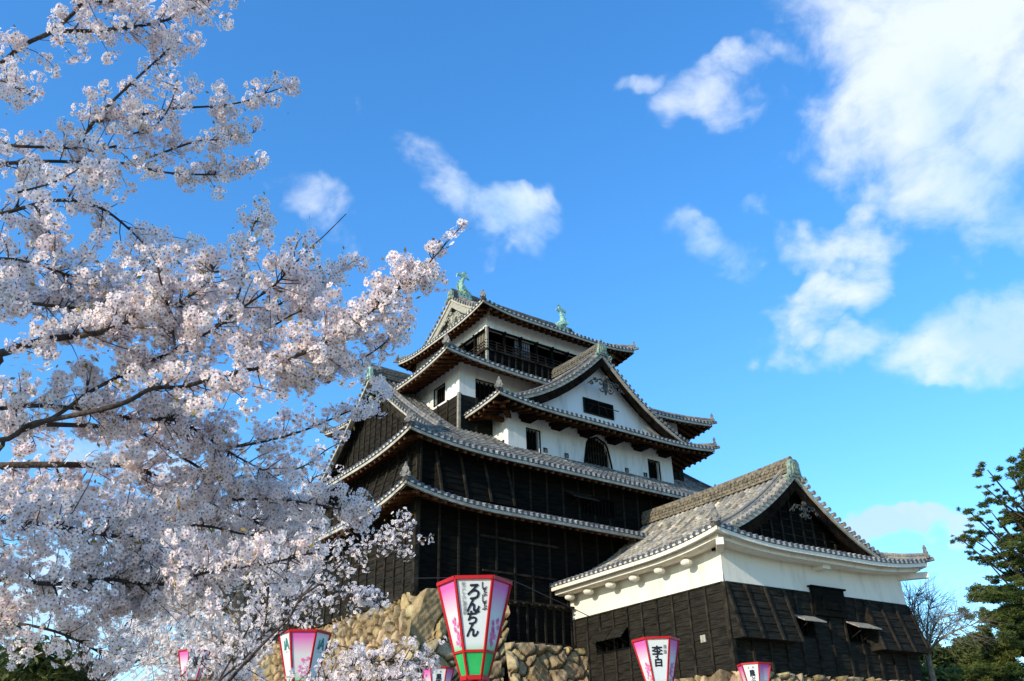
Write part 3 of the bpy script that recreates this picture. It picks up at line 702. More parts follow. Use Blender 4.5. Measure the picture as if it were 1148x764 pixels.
window(keep, fWt(BX0), (31.85, 32.02, 14.70, 14.92), frame=.02, depth=.2)
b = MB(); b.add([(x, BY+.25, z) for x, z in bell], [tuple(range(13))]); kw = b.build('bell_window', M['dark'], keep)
b = MB(); b.tube([(x, BY-.01, z) for x, z in bell], .05, 6)
kwf = b.build('window_frame', M['wood'], kw); b = MB()
for i in range(9):
    u = 27.95+i*.185; zt = np.interp(u, [q[0] for q in bell], [q[1] for q in bell]); b.beam((u, BY+.12, 14.2), (u, BY+.12, float(zt)), .05, .05, up=(0, 1, 0))
for z in (14.6, 14.95, 15.3, 15.65): b.beam((27.85, BY+.14, z), (29.53, BY+.14, z), .03, .04)
b.build('window_bars', M['batten'], kw)
Hb = lambda d: .20*d+.0552*d*d
bay = irimoya(keep, 'bay_roof', 28.68, 0, 'Y', 29.85, 34.9, 7.42, 1.35, .65, 16.20, Hb, .28, 4.0, hips=(True, False), gable='plaster', wall_d=1.5, ridge_h=.55, barge_in='soffit', raf_drop=.27)
gegyo(bay, (28.68, 30.50, 18.85), (0, -1, 0), 1.25, 'carve_dark')
gh = (27.7, 29.7, 17.3, 18.05)
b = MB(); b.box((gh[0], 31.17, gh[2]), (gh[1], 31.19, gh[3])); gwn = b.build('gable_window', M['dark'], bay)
b = MB(); y = 31.13
b.box((gh[0]-.06, y, gh[2]-.06), (gh[0], 31.195, gh[3]+.06)); b.box((gh[1], y, gh[2]-.06), (gh[1]+.06, 31.195, gh[3]+.06)); b.box((gh[0], y, gh[2]-.06), (gh[1], 31.195, gh[2])); b.box((gh[0], y, gh[3]), (gh[1], 31.195, gh[3]+.06))
b.beam((28.7, 31.15, gh[2]), (28.7, 31.15, gh[3]), .05, .03, up=(0, 1, 0)); b.tube([(27.9, 31.1, 17.8), (29.95, 30.95, 17.72)], .025, 5); b.tube([(28.0, 31.12, 17.4), (28.3, 31.0, 17.8)], .018, 5); b.tube([(29.3, 31.12, 17.4), (29.0, 31.0, 17.75)], .018, 5)
b.build('window_frame', M['batten'], gwn)
# bracket blocks under the bay eave
for x in (24.0, 25.9, 27.8, 29.7, 31.6, 33.5): b = MB(); b.box((x-.28, 30.6, 15.95), (x+.28, 31.49, 16.12)); b.box((x-.42, 30.9, 16.08), (x+.42, 31.48, 16.24)); b.build('bracket', M['soffit'], keep)
b = MB(); b.beam((21.6, 31.9, 16.0), (23.3, 31.9, 16.0), .2, .22); b.beam((21.9, 30.5, 16.08), (23.2, 31.7, 16.1), .22, .22); b.build('eave_beam', M['rafter'], keep)
# top storey
TX0, TX1, TY0, TY1 = 24.0, 33.4, 34.8, 42.2
def top_side(fn, u0, u1, west=False):
    boards(keep, fn, u0, u1, 19.9, 21.42, name='plank_wall', bat=.47, lap=.52, m='wood')
    p = MB(); wall_mesh(p, fn, u0, u1, 22.80, 23.8); wall_mesh(p, lambda u, z, n: fn(u, z, n-.22), u0+.22, u1-.22, 22.80, 23.0)
    p.build('plaster_wall', M['plaster'], keep)
    b = MB(); q = lambda u, z, n: np.array(fn(u, z, n))
    n = int(round((u1-u0)/1.18)); 
    for i in range(n+1):
        u = u0+.08+(u1-u0-.16)*i/n; pb = MB(); pb.beam(q(u, 21.3, -.08), q(u, 22.86, -.08), .14, .14, up=tuple(q(0, 0, 1)-q(0, 0, 0))); pb.build('veranda_post', M['wood'], keep)
    b.beam(q(u0, 22.80, .03), q(u1, 22.80, .03), .10, .09)
    for i in range(n+1): b.beam(q(u0+.08+(u1-u0-.16)*i/n, 22.76, .03), q(u0+.08+(u1-u0-.16)*i/n, 22.90, .03), .10, .14, up=tuple(q(0, 0, 1)-q(0, 0, 0)))
    b.build('veranda_beam', M['wood'], keep)
    b = MB(); b.beam(q(u0-.1, 21.45, .06), q(u1+.1, 21.45, .06), .18, .12)
    for z in (21.68, 21.86, 22.04): b.tube([q(u0-.12, z, .03), q(u1+.12, z, .03)], .032, 6)
    for i in range(2*n+1): b.beam(q(u0+.05+(u1-u0-.1)*i/(2*n), 21.4, .03), q(u0+.05+(u1-u0-.1)*i/(2*n), 22.05, .03), .06, .06, up=tuple(q(0, 0, 1)-q(0, 0, 0)))
    b.build('railing', M['batten'], keep)
    # inner rooms
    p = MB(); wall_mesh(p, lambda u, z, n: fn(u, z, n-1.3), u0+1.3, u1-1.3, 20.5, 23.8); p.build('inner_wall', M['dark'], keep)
    return q, n
q, n = top_side(fS(TY0), TX0, TX1)
b = MB()
for (ua, ub) in ((26.1, 27.2),): 
    b.box((ua, 35.05, 21.5), (ub, 35.09, 22.78))
o = b.build('paper_screen', mat('dull screen', (.12, .13, .15), (.2, .2, .22), 5, .6), keep)
b = MB()
for i in range(8): b.box((26.1+i*.157-.012, 35.03, 21.5), (26.1+i*.157+.012, 35.05, 22.78))
for z in (21.8, 22.1, 22.4): b.box((26.1, 35.03, z), (27.2, 35.05, z+.03))
b.build('lattice', M['batten'], o)
q, n = top_side(fWt(TX0), TY0, TY1, True)
b = MB(); 
for a, c in ((35.0, 36.25), (37.5, 38.6), (40.5, 41.8)): b.box((24.12, a, 21.5), (24.17, c, 22.78))
o = b.build('timber_screen', M['screen'], keep); b = MB()
for a, c in ((35.0, 36.25), (37.5, 38.6), (40.5, 41.8)):
    for i in range(9): y = a+(c-a)*i/8; b.box((24.08, y-.02, 21.5), (24.12, y+.02, 22.78))
b.build('lattice', M['batten'], o)
top_side(fE(TX1), TY0, TY1); top_side(fN(TY1), TX0, TX1)
for x, y in ((TX0-.03, TY0-.03), (TX1+.03, TY0-.03), (TX0-.03, TY1+.03), (TX1+.03, TY1+.03)): b = MB(); b.beam((x, y, 20.2), (x, y, 22.86), .13, .13, up=(0, 1, 0)); b.build('corner_post', M['screen'], keep)
b = MB(); b.box((TX0+.1, TY0+.1, 21.35), (TX1-.1, TY1-.1, 21.42)); b.box((TX0+.25, TY0+.25, 22.99), (TX1-.25, TY1-.25, 23.04)); b.build('veranda_floor', M['wood'], keep)
H5 = lambda d: .40*d+.047*d*d
roof5 = irimoya(keep, 'top_roof', 28.68, 38.5, 'X', 22.98, 34.38, 4.82, 1.32, .42, 23.52, H5, .34, 3.4, gable='carve', wall_d=1.05, ridge_h=.50, barge_in='carve', raf_drop=.27, orn=.85)
for a, sg in ((23.98, -1), (33.38, 1)): gegyo(roof5, (a, 38.5, 25.2), (sg, 0, 0), .95)
def shachi(parent, x, y, z, sgn, s=1.0):
    """curled roof fish, head down on the ridge, tail up"""
    b = MB(); P = lambda a, t, h: (x+sgn*a*s, y+t*s, z+h*s)
    spine = [(.48, .05), (.34, .16), (.12, .30), (-.06, .52), (-.14, .80), (-.10, 1.10), (.02, 1.35), (.10, 1.52)]; rad = [.10, .27, .33, .29, .22, .16, .11, .06]
    b.tube([P(a, 0, h) for a, h in spine], [r*s for r in rad], 9)
    b.ball(P(.44, 0, .20), .24*s, 8, 6, (1.1, 1, .8)); b.ball(P(.60, 0, .10), .13*s, 7, 5)
    for q in (-1, 1):
        b.ball(P(.44, q*.19, .33), .06*s, 6, 4)
        b.prism([(.2, .25), (-.05, .62), (-.28, .55), (-.34, .36), (-.16, .22)], lambda a, h, t, q=q: P(a, q*(.30+t+abs(a)*.25), h), 0, .05)
    for a, h, L_ in ((-.38, .50, .16), (-.38, .72, .17), (-.32, .95, .15), (-.20, 1.18, .13)):
        b.prism([(a, h-.10), (a-L_, h+.08), (a+.08, h+.12)], lambda u, v, t: P(u, t, v), -.03, .03)
    # forked tail
    b.prism([(.02, 1.38), (-.22, 1.55), (-.44, 1.52), (-.52, 1.38), (-.46, 1.68), (-.26, 1.78), (-.05, 1.70), (.0, 1.92), (.16, 2.02), (.34, 1.94), (.22, 1.86), (.20, 1.68), (.40, 1.62), (.52, 1.42), (.34, 1.50), (.16, 1.42)],
            lambda u, v, t: P(u, t, v), -.05, .05)
    b.prism([(-.45, -.25), (-.5, .1), (-.2, .28), (.5, .22), (.62, 0), (.6, -.25)], lambda u, v, t: P(u, t, v), -.20, .20)
    return b.build('roof_fish', M['patina'], parent, False)
zr = 23.52+H5(4.82)+.52
shachi(roof5, 24.75, 38.5, zr-.12, 1, .92); shachi(roof5, 32.65, 38.5, zr-.12, -1, .92)

# ------------------------------------------------------------------ the attached turret (own local axes, turned 3 degrees)
TH = math.radians(3)
yag = empty('attached_turret', (23.7, 20.0, 0), 'low turret with cream plaster band, black board walls and one big front gable', 'turret', rz=-TH, local=True)
YW, YD = 10.3, 9.45
fs = lambda u, z, n: (u, -n, z); fw = lambda u, z, n: (-n, u, z); fe = lambda u, z, n: (YW+n, u, z)
sh = [(3.25, 4.3, 4.5, 5.12), (6.2, 7.45, 4.45, 5.10)]
boards(yag, fs, 0, YW, 3.15, 6.04, holes=sh, bat=.86, lap=.30, m='wood2')
wh = [(5.25, 7.28, 4.56, 5.22)]
boards(yag, fw, 0, YD+1.0, 3.15, 6.04, holes=wh, bat=.86, lap=.285, m='wood2')
boards(yag, fe, 0, YD, 3.15, 6.04, m='wood2')
for h in sh: window(yag, fs, h, bars=3)
window(yag, fw, wh[0], bars=3)
awning(yag, fs, 3.15, 4.35, 5.16, 4.90, .60, m='screen'); awning(yag, fs, 6.12, 7.5, 5.13, 4.86, .60, m='screen')
awning(yag, fw, 5.25, 6.2, 5.30, 4.92, .42); awning(yag, fw, 6.25, 7.3, 5.30, 4.92, .42)
flare(yag, fs, -.06, 2.92, 6.05, 4.16, .55, bat=.98); flare(yag, fs, 7.42, YW+.02, 6.03, 4.16, .55, bat=.98)
b = MB(); b.box((4.42, -.16, 5.25), (6.22, -.02, 6.26)); b.box((4.32, -.22, 6.26), (6.32, -.02, 6.32)); b.box((4.9, -.2, 5.5), (5.7, -.16, 6.0))
b.build('raised_panel', M['wood'], yag)
b = MB(); b.beam((-.06, -.06, 3.1), (-.06, -.06, 6.04), .14, .14, up=(0, 1, 0)); b.box((.55, -.0, 3.9), (.62, -.0+.01, 4.0))
b.beam((.05, .0, 6.06), (YW, .0, 6.06), .10, .05); b.beam((.0, .05, 6.06), (.0, YD, 6.06), .10, .05); b.build('trim', M['batten'], yag)
b = MB(); b.box((-.05, 1.18, 4.22), (.0, 1.42, 4.46)); b.build('loophole_cover', M['carve'], yag)
p = MB()
# plaster band, faintly flared at its foot
for fn, L_ in ((fs, YW), (fw, YD+1), (fe, YD)):
    zz = [6.075, 6.35, 6.8, 7.45]; nn = [.03, .012, 0, 0]
    p.grid([[fn(u, z, n) for z, n in zip(zz, nn)] for u in np.linspace(0, L_, 12)])
p.build('plaster_wall', M['plaster_yag'], yag)
Hy = lambda d: .245*d+.0542*d*d
yr = irimoya(yag, 'turret_roof', 4.95, 0, 'Y', -.96, YD+.2, 6.0, 1.72, .62, 7.40, Hy, .34, 4.2, hips=(True, False), tm='tile_yag', pm='pan_yag', rm='ridge_yag', gable='wood', wall_d=1.0, ridge_h=.56,
             double=True, rafs=False, fas_h=.15, barge_in='soffit')
gegyo(yr, (5.05, .06, 9.35), (0, -1, 0), .85, 'carve_dark')
for y in (1.3, 2.75, 4.2, 5.65, 7.1, 8.4): b = MB(); b.ball((-.42, y, 6.93), .17, 10, 7, (1.25, 1.3, .8)); b.build('plaster_bracket', M['plaster_yag'], yag)
b = MB(); b.box((YW/2-.30, -.50, 6.92), (YW/2+.12, 0, 7.10)); b.build('plaster_bracket', M['plaster_yag'], yag)
for x, y, sx in ((-.42, -.42, 1), (YW+.42, -.42, -1)): 
    b = MB(); b.beam((x-sx*.35, y-.35, 7.22), (x+sx*.55, y+.55, 7.18), .26, .24); b.build('corner_bracket', M['plaster_yag'], yag)
b = MB(); b.box((.0, .0, 3.1), (YW, YD, 3.2)); b.build('floor_slab', M['dark'], yag)

# ------------------------------------------------------------------ stone bases
def stone_face(mb, cols, o, U, V, N, wu, wv, rfun, seed, bump=.13, cell=.055, edge0=False, blocks=None, tones=None):
    """irregular stones: o = top corner, U along, V down the batter, N outward"""
    rg = np.random.default_rng(seed); o, U, V, N = [np.array(q, float) for q in (o, U, V, N)]
    pts = []; rad = []
    for _ in range(int(wu*wv*60)):
        p = np.array([rg.uniform(-.2, wu+.2), rg.uniform(-.1, wv+.1)]); r = rfun(*p)*rg.choice([.5, .8, 1.0, 1.3])*rg.uniform(.85, 1.15)
        if pts:
            d = np.hypot(*(np.array(pts)-p).T)
            if (d < (np.array(rad)+r)*.52).any(): continue
        pts.append(p); rad.append(r)
    pts = np.array(pts); rad = np.array(rad); asp = rg.uniform(.8, 1.25, len(pts))
    nu = int(wu/cell); nv = int(wv/cell); u = np.linspace(0, wu, nu+1); v = np.linspace(0, wv, nv+1); Ug, Vg = np.meshgrid(u, v, indexing='ij')
    Q = np.stack([Ug.ravel(), Vg.ravel()], 1)
    Q2 = Q+np.stack([.07*np.sin(Q[:, 1]*5.1+Q[:, 0]*2), .07*np.sin(Q[:, 0]*4.3+Q[:, 1])], 1)
    idx = np.zeros(len(Q), int); gap = np.zeros(len(Q))
    for k in range(0, len(Q), 4000):
        q = Q2[k:k+4000]; dd = np.hypot((q[:, None, 0]-pts[None, :, 0])*asp, (q[:, None, 1]-pts[None, :, 1])/asp)-rad[None]*.55
        s = np.argsort(dd, 1)[:, :2]; a = np.take_along_axis(dd, s, 1); idx[k:k+4000] = s[:, 0]; gap[k:k+4000] = a[:, 1]-a[:, 0]
    tilt = rg.normal(0, .26, (len(pts), 2)); hh = rg.uniform(.5, 1.2, len(pts))
    rel = Q-pts[idx]
    edge = np.clip(Q[:, 0]/.22, 0, 1)
    h = bump*hh[idx]*(1-np.exp(-gap*26))+ (tilt[idx]*rel).sum(1)*np.minimum(1, gap*5) + .012*np.sin(Q[:, 0]*23+idx)*np.sin(Q[:, 1]*19)
    h -= .20*np.exp(-gap*16); h += .018*np.sin(Q[:, 0]*11+idx*1.7)*np.sin(Q[:, 1]*13+idx); h *= edge**.6
    P = o+Q[:, :1]*U+Q[:, 1:]*V+h[:, None]*N
    k = len(mb.v); mb.v.extend(map(tuple, P))
    n2 = nv+1
    for i in range(nu):
        for j in range(nv): mb.face((k+i*n2+j, k+i*n2+j+1, k+(i+1)*n2+j+1, k+(i+1)*n2+j))
    tint = rg.uniform(.62, 1.25, len(pts))[:, None]*np.array([1, 1, 1])*(1+rg.normal(0, .045, (len(pts), 3))*np.array([1, .3, 1.8])); 
    c = tint[idx]*(.30+.70*(1-np.exp(-gap*24)))[:, None]
    cols.append(np.clip(c, 0, 1.6))
def stone_obj(name, parts, parent_or_none, label, mm='stone'):
    mb = MB(); cols = []
    for kw in parts: stone_face(mb, cols, **kw)
    nst = len(mb.v)
    return mb, cols
def finish_stone(name, mb, cols, extra, label, cat='stone wall'):
    n = sum(len(c) for c in cols)
    mb.v.extend(extra[0]); off = n
    for f in extra[1]: mb.face(tuple(off+i for i in f))
    root = empty(name, (float(np.mean([v[0] for v in mb.v])), float(np.mean([v[1] for v in mb.v])), -1.6), label, cat)
    me = bpy.data.meshes.new('masonry'); me.from_pydata((np.array(mb.v)-OFF[root.name]).tolist(), [], mb.f); me.update()
    ca = me.color_attributes.new('tint', 'FLOAT_COLOR', 'POINT'); C = np.ones((len(mb.v), 4)); C[:n, :3] = np.concatenate(cols)
    ca.data.foreach_set('color', C.ravel().astype(np.float32))
    link('masonry', me, M['stone'], root); return root
BT = .27
nrm = lambda v: np.array(v, float)/np.linalg.norm(v)
vS = nrm((0, -BT, -1)); nS = nrm((0, -1, BT)); vW = nrm((-BT, 0, -1)); nW = nrm((-1, 0, BT))
mb = MB(); cols = []
hgt = 8.2*math.sqrt(1+BT*BT)
vc = nrm((-BT, -BT, -1)); 
big = lambda u, v: 1.0 if u < 1.5+.25*math.sin(v*3) else .46
# sheared faces so both batters meet on the corner line
stone_face(mb, cols, (X0-.02, Y0-.02, 6.5), (1, 0, 0), np.array((-BT, -BT, -1.0)), nS, 4.3, 8.1, lambda u, v: 1.0 if u < 1.9 else .42, 3, bump=.16)
stone_face(mb, cols, (X0-.02, Y0-.02, 6.5), (0, 1, 0), np.array((-BT, -BT, -1.0)), nW, 19.5, 8.1, lambda u, v: .85 if u < .9 else .36, 5, bump=.15, cell=.055)
# lower shelf between corner block and turret
stone_face(mb, cols, (20.15, 28.22, 4.83), (1, 0, 0), np.array((-BT*.2, -BT, -1.0)), nS, 4.8, 6.5, lambda u, v: .64, 9, bump=.2)
ex = ([(20.86, 28.8, 6.5), (20.86, 28.9, 4.9), (20.86, 28.3, 4.9), (20.6, 28.98, 6.5), (20.86, 30, 6.5), (20.86, 30, 4.9), (16.5, 29, 6.48), (41, 29, 6.48), (41, 48, 6.48), (16.5, 48, 6.48), (20.15, 28.22, 4.82), (25, 28.22, 4.82), (25, 30, 4.82), (20.15, 30, 4.82),
       (41, 29, 6.48), (43, 27, -1.6), (43, 50, -1.6), (41, 48, 6.48), (14.4, 50, -1.6), (16.5, 48, 6.48), (20.9, 29.0, 6.48), (41, 29, 6.48), (41, 29, -1.6), (20.9, 29.0, -1.6)],
      [(0, 1, 5, 4), (6, 7, 8, 9), (10, 11, 12, 13), (14, 15, 16, 17), (17, 16, 18, 19), (20, 21, 22, 23)])
finish_stone('keep_stone_base', mb, cols, ex, 'tall battered wall of tan irregular stones carrying the black keep')
mb = MB(); cols = []
def yl(x, y, z): c, s = math.cos(TH), math.sin(TH); return np.array([23.7+x*c+y*s, 20-x*s+y*c, z])
c3, s3 = math.cos(TH), math.sin(TH); uS = (c3, -s3, 0); uW = (s3, c3, 0); nSy = nrm((-s3, -c3, BT)); nWy = nrm((-c3, s3, BT)); dwn = np.array(uS)*-BT-np.array(uW)*BT+np.array((0, 0, -1.0))
stone_face(mb, cols, yl(-.12, -.12, 3.12), uS, dwn, nSy, YW+.3, 4.8, lambda u, v: .8 if (u < 1.0 or u > YW-1) else .5, 13, bump=.16)
stone_face(mb, cols, yl(-.12, -.12, 3.12), uW, dwn, nWy, YD-.3, 4.8, lambda u, v: .8 if u < 1.0 else .45, 15, bump=.14)
e = [yl(*q) for q in ((-.14, -.14, 3.1), (YW+.1, -.14, 3.1), (YW+.1, YD, 3.1), (-.14, YD, 3.1), (YW+1.3, -1.4, -1.6), (YW+1.3, YD, -1.6))]
finish_stone('turret_stone_base', mb, cols, ([tuple(q) for q in e], [(0, 1, 2, 3), (1, 4, 5, 2)]), 'low tan rubble stone base peeping out under the turret boards')

# ------------------------------------------------------------------ cherry blossom
def flower_template(kind):
    V = []; F = []; Mi = []
    if kind == 'full':
        for i in range(5):
            th = 2*PI*i/5; k = len(V)
            for r, a, z in ((.08, 0, 0), (.52, -.52, .08), (.95, -.38, .17), (.84, 0, .14), (.95, .38, .17), (.52, .52, .08)): V.append((r*math.cos(th+a), r*math.sin(th+a), z))
            F.append(tuple(k+j for j in range(6))); Mi.append(0)
        k = len(V)
        for i in range(10):
            th = 2*PI*(i+.5)/10; r = .40 if i % 2 else .13; V.append((r*math.cos(th), r*math.sin(th), .085))
        F.append(tuple(k+j for j in range(10))); Mi.append(1)
    else:
        for i in range(5):
            th = 2*PI*i/5; k = len(V)
            for r, a, z in ((.0, 0, 0), (.9, -.42, .25), (.9, .42, .25)): V.append((r*math.cos(th+a), r*math.sin(th+a), z))
            F.append((k, k+1, k+2)); Mi.append(0)
        k = len(V)
        for i in range(3): th = 2*PI*i/3; V.append((.22*math.cos(th), .22*math.sin(th), .10))
        F.append((k, k+1, k+2)); Mi.append(1)
    return np.array(V), F, np.array(Mi)
TPL = {k: flower_template(k) for k in ('full', 'low')}
def flowers_mesh(name, C, Nn, S, kind, mats, parent, leaves=None):
    """one mesh of many blossoms: C centres, Nn facings, S radii"""
    V, F, Mi = TPL[kind]; n = len(C)
    if n == 0: return None
    Nn = Nn/np.linalg.norm(Nn, axis=1)[:, None]
    ref = RNG.normal(size=(n, 3)); A = np.cross(Nn, ref); A /= np.linalg.norm(A, axis=1)[:, None]; B = np.cross(Nn, A)
    cup = RNG.uniform(.3, 1.5, n)
    P = C[:, None, :]+S[:, None, None]*(A[:, None, :]*V[None, :, 0, None]+B[:, None, :]*V[None, :, 1, None]+Nn[:, None, :]*(V[None, :, 2, None]*cup[:, None, None]))
    P = P.reshape(-1, 3); nv = len(V)
    fl = np.array([len(f) for f in F]); lp = np.concatenate([np.array(f) for f in F])
    loops = (lp[None, :]+(np.arange(n)*nv)[:, None]).ravel(); lens = np.tile(fl, n); mids = np.tile(Mi, n)
    if leaves is not None and len(leaves):
        k = len(P); LV = []; 
        for c in leaves:
            d = RNG.normal(size=3); d /= np.linalg.norm(d); s = np.cross(d, RNG.normal(size=3)); s /= np.linalg.norm(s); L_ = RNG.uniform(.018, .035)
            LV += [c, c+d*L_*.5+s*L_*.25, c+d*L_, c+d*L_*.5-s*L_*.25]
        LV = np.array(LV); P = np.concatenate([P, LV]); m = len(leaves)
        loops = np.concatenate([loops, k+np.arange(4*m)]); lens = np.concatenate([lens, np.full(m, 4)]); mids = np.concatenate([mids, np.full(m, 2)])
    P = P-OFF.get(parent.name, np.zeros(3))
    return fast_mesh(name, P, lens, loops, mids, mats, parent)
def smooth_path(pts, n=5):
    pts = [np.array(p, float) for p in pts]
    if len(pts) < 3: return [pts[0]+(pts[-1]-pts[0])*i/n for i in range(n+1)]
    out = []
    for i in range(len(pts)-1):
        p0 = pts[max(i-1, 0)]; p1 = pts[i]; p2 = pts[i+1]; p3 = pts[min(i+2, len(pts)-1)]
        for j in range(n):
            t = j/n; out.append(.5*((2*p1)+(-p0+p2)*t+(2*p0-5*p1+4*p2-p3)*t*t+(-p0+3*p1-3*p2+p3)*t**3))
    out.append(pts[-1]); return out
class Bough:
    """a limb with its side twigs, and the blossom clusters they carry"""
    def __init__(s): s.wood = MB(); s.C = []; s.N = []; s.S = []; s.leaf = []
    def cluster(s, c, r, n, fs, dens=1.0):
        d = RNG.normal(size=(n, 3)); d /= np.linalg.norm(d, axis=1)[:, None]
        s.C.append(c+d*r*RNG.uniform(.55, 1.08, n)[:, None]); s.N.append(d+RNG.normal(size=(n, 3))*.22+np.array([0, 0, -.15])); s.S.append(np.full(n, fs)*RNG.uniform(.85, 1.12, n))
        if RNG.random() < .75:
            for _ in range(RNG.integers(1, 4)): s.leaf.append(c+RNG.normal(size=3)*r*.6)
    def limb(s, pts, r0, r1, n=7): 
        P = smooth_path(pts, 5); k = len(P)
        s.wood.tube(P, [r0+(r1-r0)*i/(k-1) for i in range(k)], n); return P
    def twigs(s, P, count, reach, rc, nf, fs, t0=0.0, t1=1.0, rt=.004, gap=None, up=.15, tipreach=None):
        gap = gap or rc*1.6
        for _ in range(count):
            f = RNG.uniform(t0, t1); i = f*(len(P)-1); a = int(i); b = min(a+1, len(P)-1); base = P[a]+(P[b]-P[a])*(i-a)
            tg = P[b]-P[max(a-1, 0)]; tg = tg/(np.linalg.norm(tg)+1e-9)
            R = reach if tipreach is None else reach+(tipreach-reach)*f
            L_ = R*RNG.uniform(.25, 1.15)
            d = RNG.normal(size=3); d -= tg*np.dot(d, tg); d /= np.linalg.norm(d); d = d+tg*RNG.uniform(.2, 1.1)+np.array([0, 0, up]); d /= np.linalg.norm(d)
            bend = RNG.normal(size=3)*.25
            q = [base+d*L_*x+bend*L_*x*x for x in (0, .35, .7, 1.0)]
            s.wood.tube(q, [rt*1.3, rt, rt*.75, rt*.5], 4, cap=False)
            m = max(1, int(L_*.85/gap))
            for j in range(m):
                x = 1-.9*j/max(m, 1) if m > 1 else 1.0
                c = base+d*L_*x+bend*L_*x*x+RNG.normal(size=3)*rc*.35
                s.cluster(c, rc*RNG.uniform(.75, 1.15), int(nf*RNG.uniform(.7, 1.2)), fs)
    def finish(s, root, kind='full', pm='petal', bark='bark'):
        if not s.wood.f: return
        o = s.wood.build('branch', M[bark], root, True)
        if s.C: flowers_mesh('blossoms', np.concatenate(s.C), np.concatenate(s.N), np.concatenate(s.S), kind, [M[pm], M['heart'], M['budleaf']], o, s.leaf)
        return o
def px_bough(root, pts, d0, d1, r0, r1, tw, ext=None, **kw):
    """pts in photo pixels placed at their own depth; tw: list of (count, reach_px, t0, t1)"""
    n = len(pts); b = Bough(); P0 = [W(u, v, d0+(d1-d0)*i/(n-1)+.08*math.sin(i*2.1)) for i, (u, v) in enumerate(pts)]
    if ext is not None: P0 = ext+P0
    P = b.limb(P0, r0, r1); ne = 5*len(ext) if ext is not None else 0; f0 = ne/(len(P)-1)
    dm = (d0+d1)/2
    for (cnt, reach, t0, t1) in tw:
        cnt = int(cnt*kw.get('cf', 1))
        b.twigs(P, cnt, reach*dm/FPX, kw.get('rc', .055), kw.get('nf', 15), kw.get('fs', .019), f0+(1-f0)*t0, f0+(1-f0)*t1, rt=kw.get('rt', .0035), up=kw.get('up', .1))
    b.finish(root, kw.get('kind', 'full'), kw.get('pm', 'petal'))
# ---- near tree, its trunk stands left of the view
T1 = np.array([-3.4, 3.6, -1.6])
t1 = empty('cherry_tree', T1, 'nearest cherry tree reaching in from the left with dense pale pink blossom boughs', 'tree', 'cherry trees in bloom')
tb = MB(); tb.tube(smooth_path([T1, T1+(.1, .05, 1.2), T1+(-.05, .1, 2.6), T1+(.1, 0, 4.2), T1+(.0, .3, 7.4)], 5), [.26-.008*i for i in range(21)], 12); tb.build('trunk', M['bark'], t1, True)
def to_trunk(p, k=1, h=-.5):
    p = np.array(p); q = np.array([T1[0], T1[1], max(-.2, p[2]+h)]); return [q, q+(p-q)*.5+np.array([0, 0, .15])]
NEAR = dict(cf=.74, rc=.052, nf=17, fs=.0195, rt=.0026)
UP = dict(cf=.56, rc=.060, nf=20, fs=.0200, rt=.0030)
def near(pts, d0, d1, r0, r1, tw, tr=True, **kw):
    if tr: r0 *= .62
    r0 *= .85; r1 *= .8
    k = dict(NEAR); k.update(kw); px_bough(t1, pts, d0, d1, r0, r1, tw, to_trunk(W(*pts[0], d0)) if tr else None, **k)
# upper, shaded boughs
near([(-60, 120), (0, 72), (28, 50), (58, 35), (85, 12), (110, -20)], 5.6, 5.9, .035, .015, [(60, 42, 0, 1)], **UP)
near([(58, 35), (99, 35), (135, 32), (169, 27), (199, 18), (250, -8)], 5.8, 6.2, .018, .008, [(75, 30, .1, 1), (35, 26, .5, 1)], False, **UP)
near([(60, -30), (110, 2), (160, -6), (215, 0), (250, -6)], 5.6, 6.0, .012, .006, [(70, 28, 0, 1)], False, **UP)
near([(90, 162), (104, 138), (120, 120), (151, 90), (181, 63), (198, 46)], 5.7, 6.1, .016, .006, [(62, 26, .0, 1)], False, **UP)
near([(108, 136), (136, 133), (163, 128), (196, 122), (241, 119), (274, 114), (300, 104), (330, 94)], 5.8, 6.3, .014, .004, [(52, 23, 0, .62), (34, 15, .5, .85), (14, 8, .8, 1)], False, **UP)
near([(-60, 158), (0, 160), (18, 164), (75, 166), (102, 169), (130, 164)], 5.6, 5.8, .026, .010, [(60, 34, 0, 1)], **UP)
near([(-60, 190), (0, 184), (45, 181), (90, 182), (145, 184), (181, 193), (229, 196), (262, 194), (290, 188)], 5.5, 6.2, .032, .005, [(40, 30, .1, .5), (50, 17, .45, .8), (16, 10, .8, 1)], **UP)
near([(148, 184), (181, 172), (223, 158), (256, 157), (286, 148)], 5.9, 6.2, .012, .004, [(40, 17, .1, .8), (14, 9, .7, 1)], False, **UP)
near([(-40, 80), (0, 90), (18, 99), (39, 110)], 5.5, 5.6, .010, .004, [(24, 20, .2, 1)], **UP)
near([(150, 150), (175, 140), (190, 120), (198, 96)], 5.8, 6.0, .008, .004, [(26, 20, 0, 1)], False, **UP)
# fourth and fifth row: the mass from (0,200) down to (150,330)
near([(-80, 250), (0, 240), (60, 225), (110, 232), (150, 262), (185, 300)], 4.6, 4.9, .030, .006, [(75, 46, .1, 1)], **NEAR)
near([(-80, 300), (0, 290), (53, 300), (95, 318), (140, 330)], 4.0, 4.3, .020, .006, [(85, 44, .1, 1)], **NEAR)
near([(20, 216), (62, 204), (92, 187)], 4.2, 4.0, .007, .004, [(6, 10, .3, .8)], False)
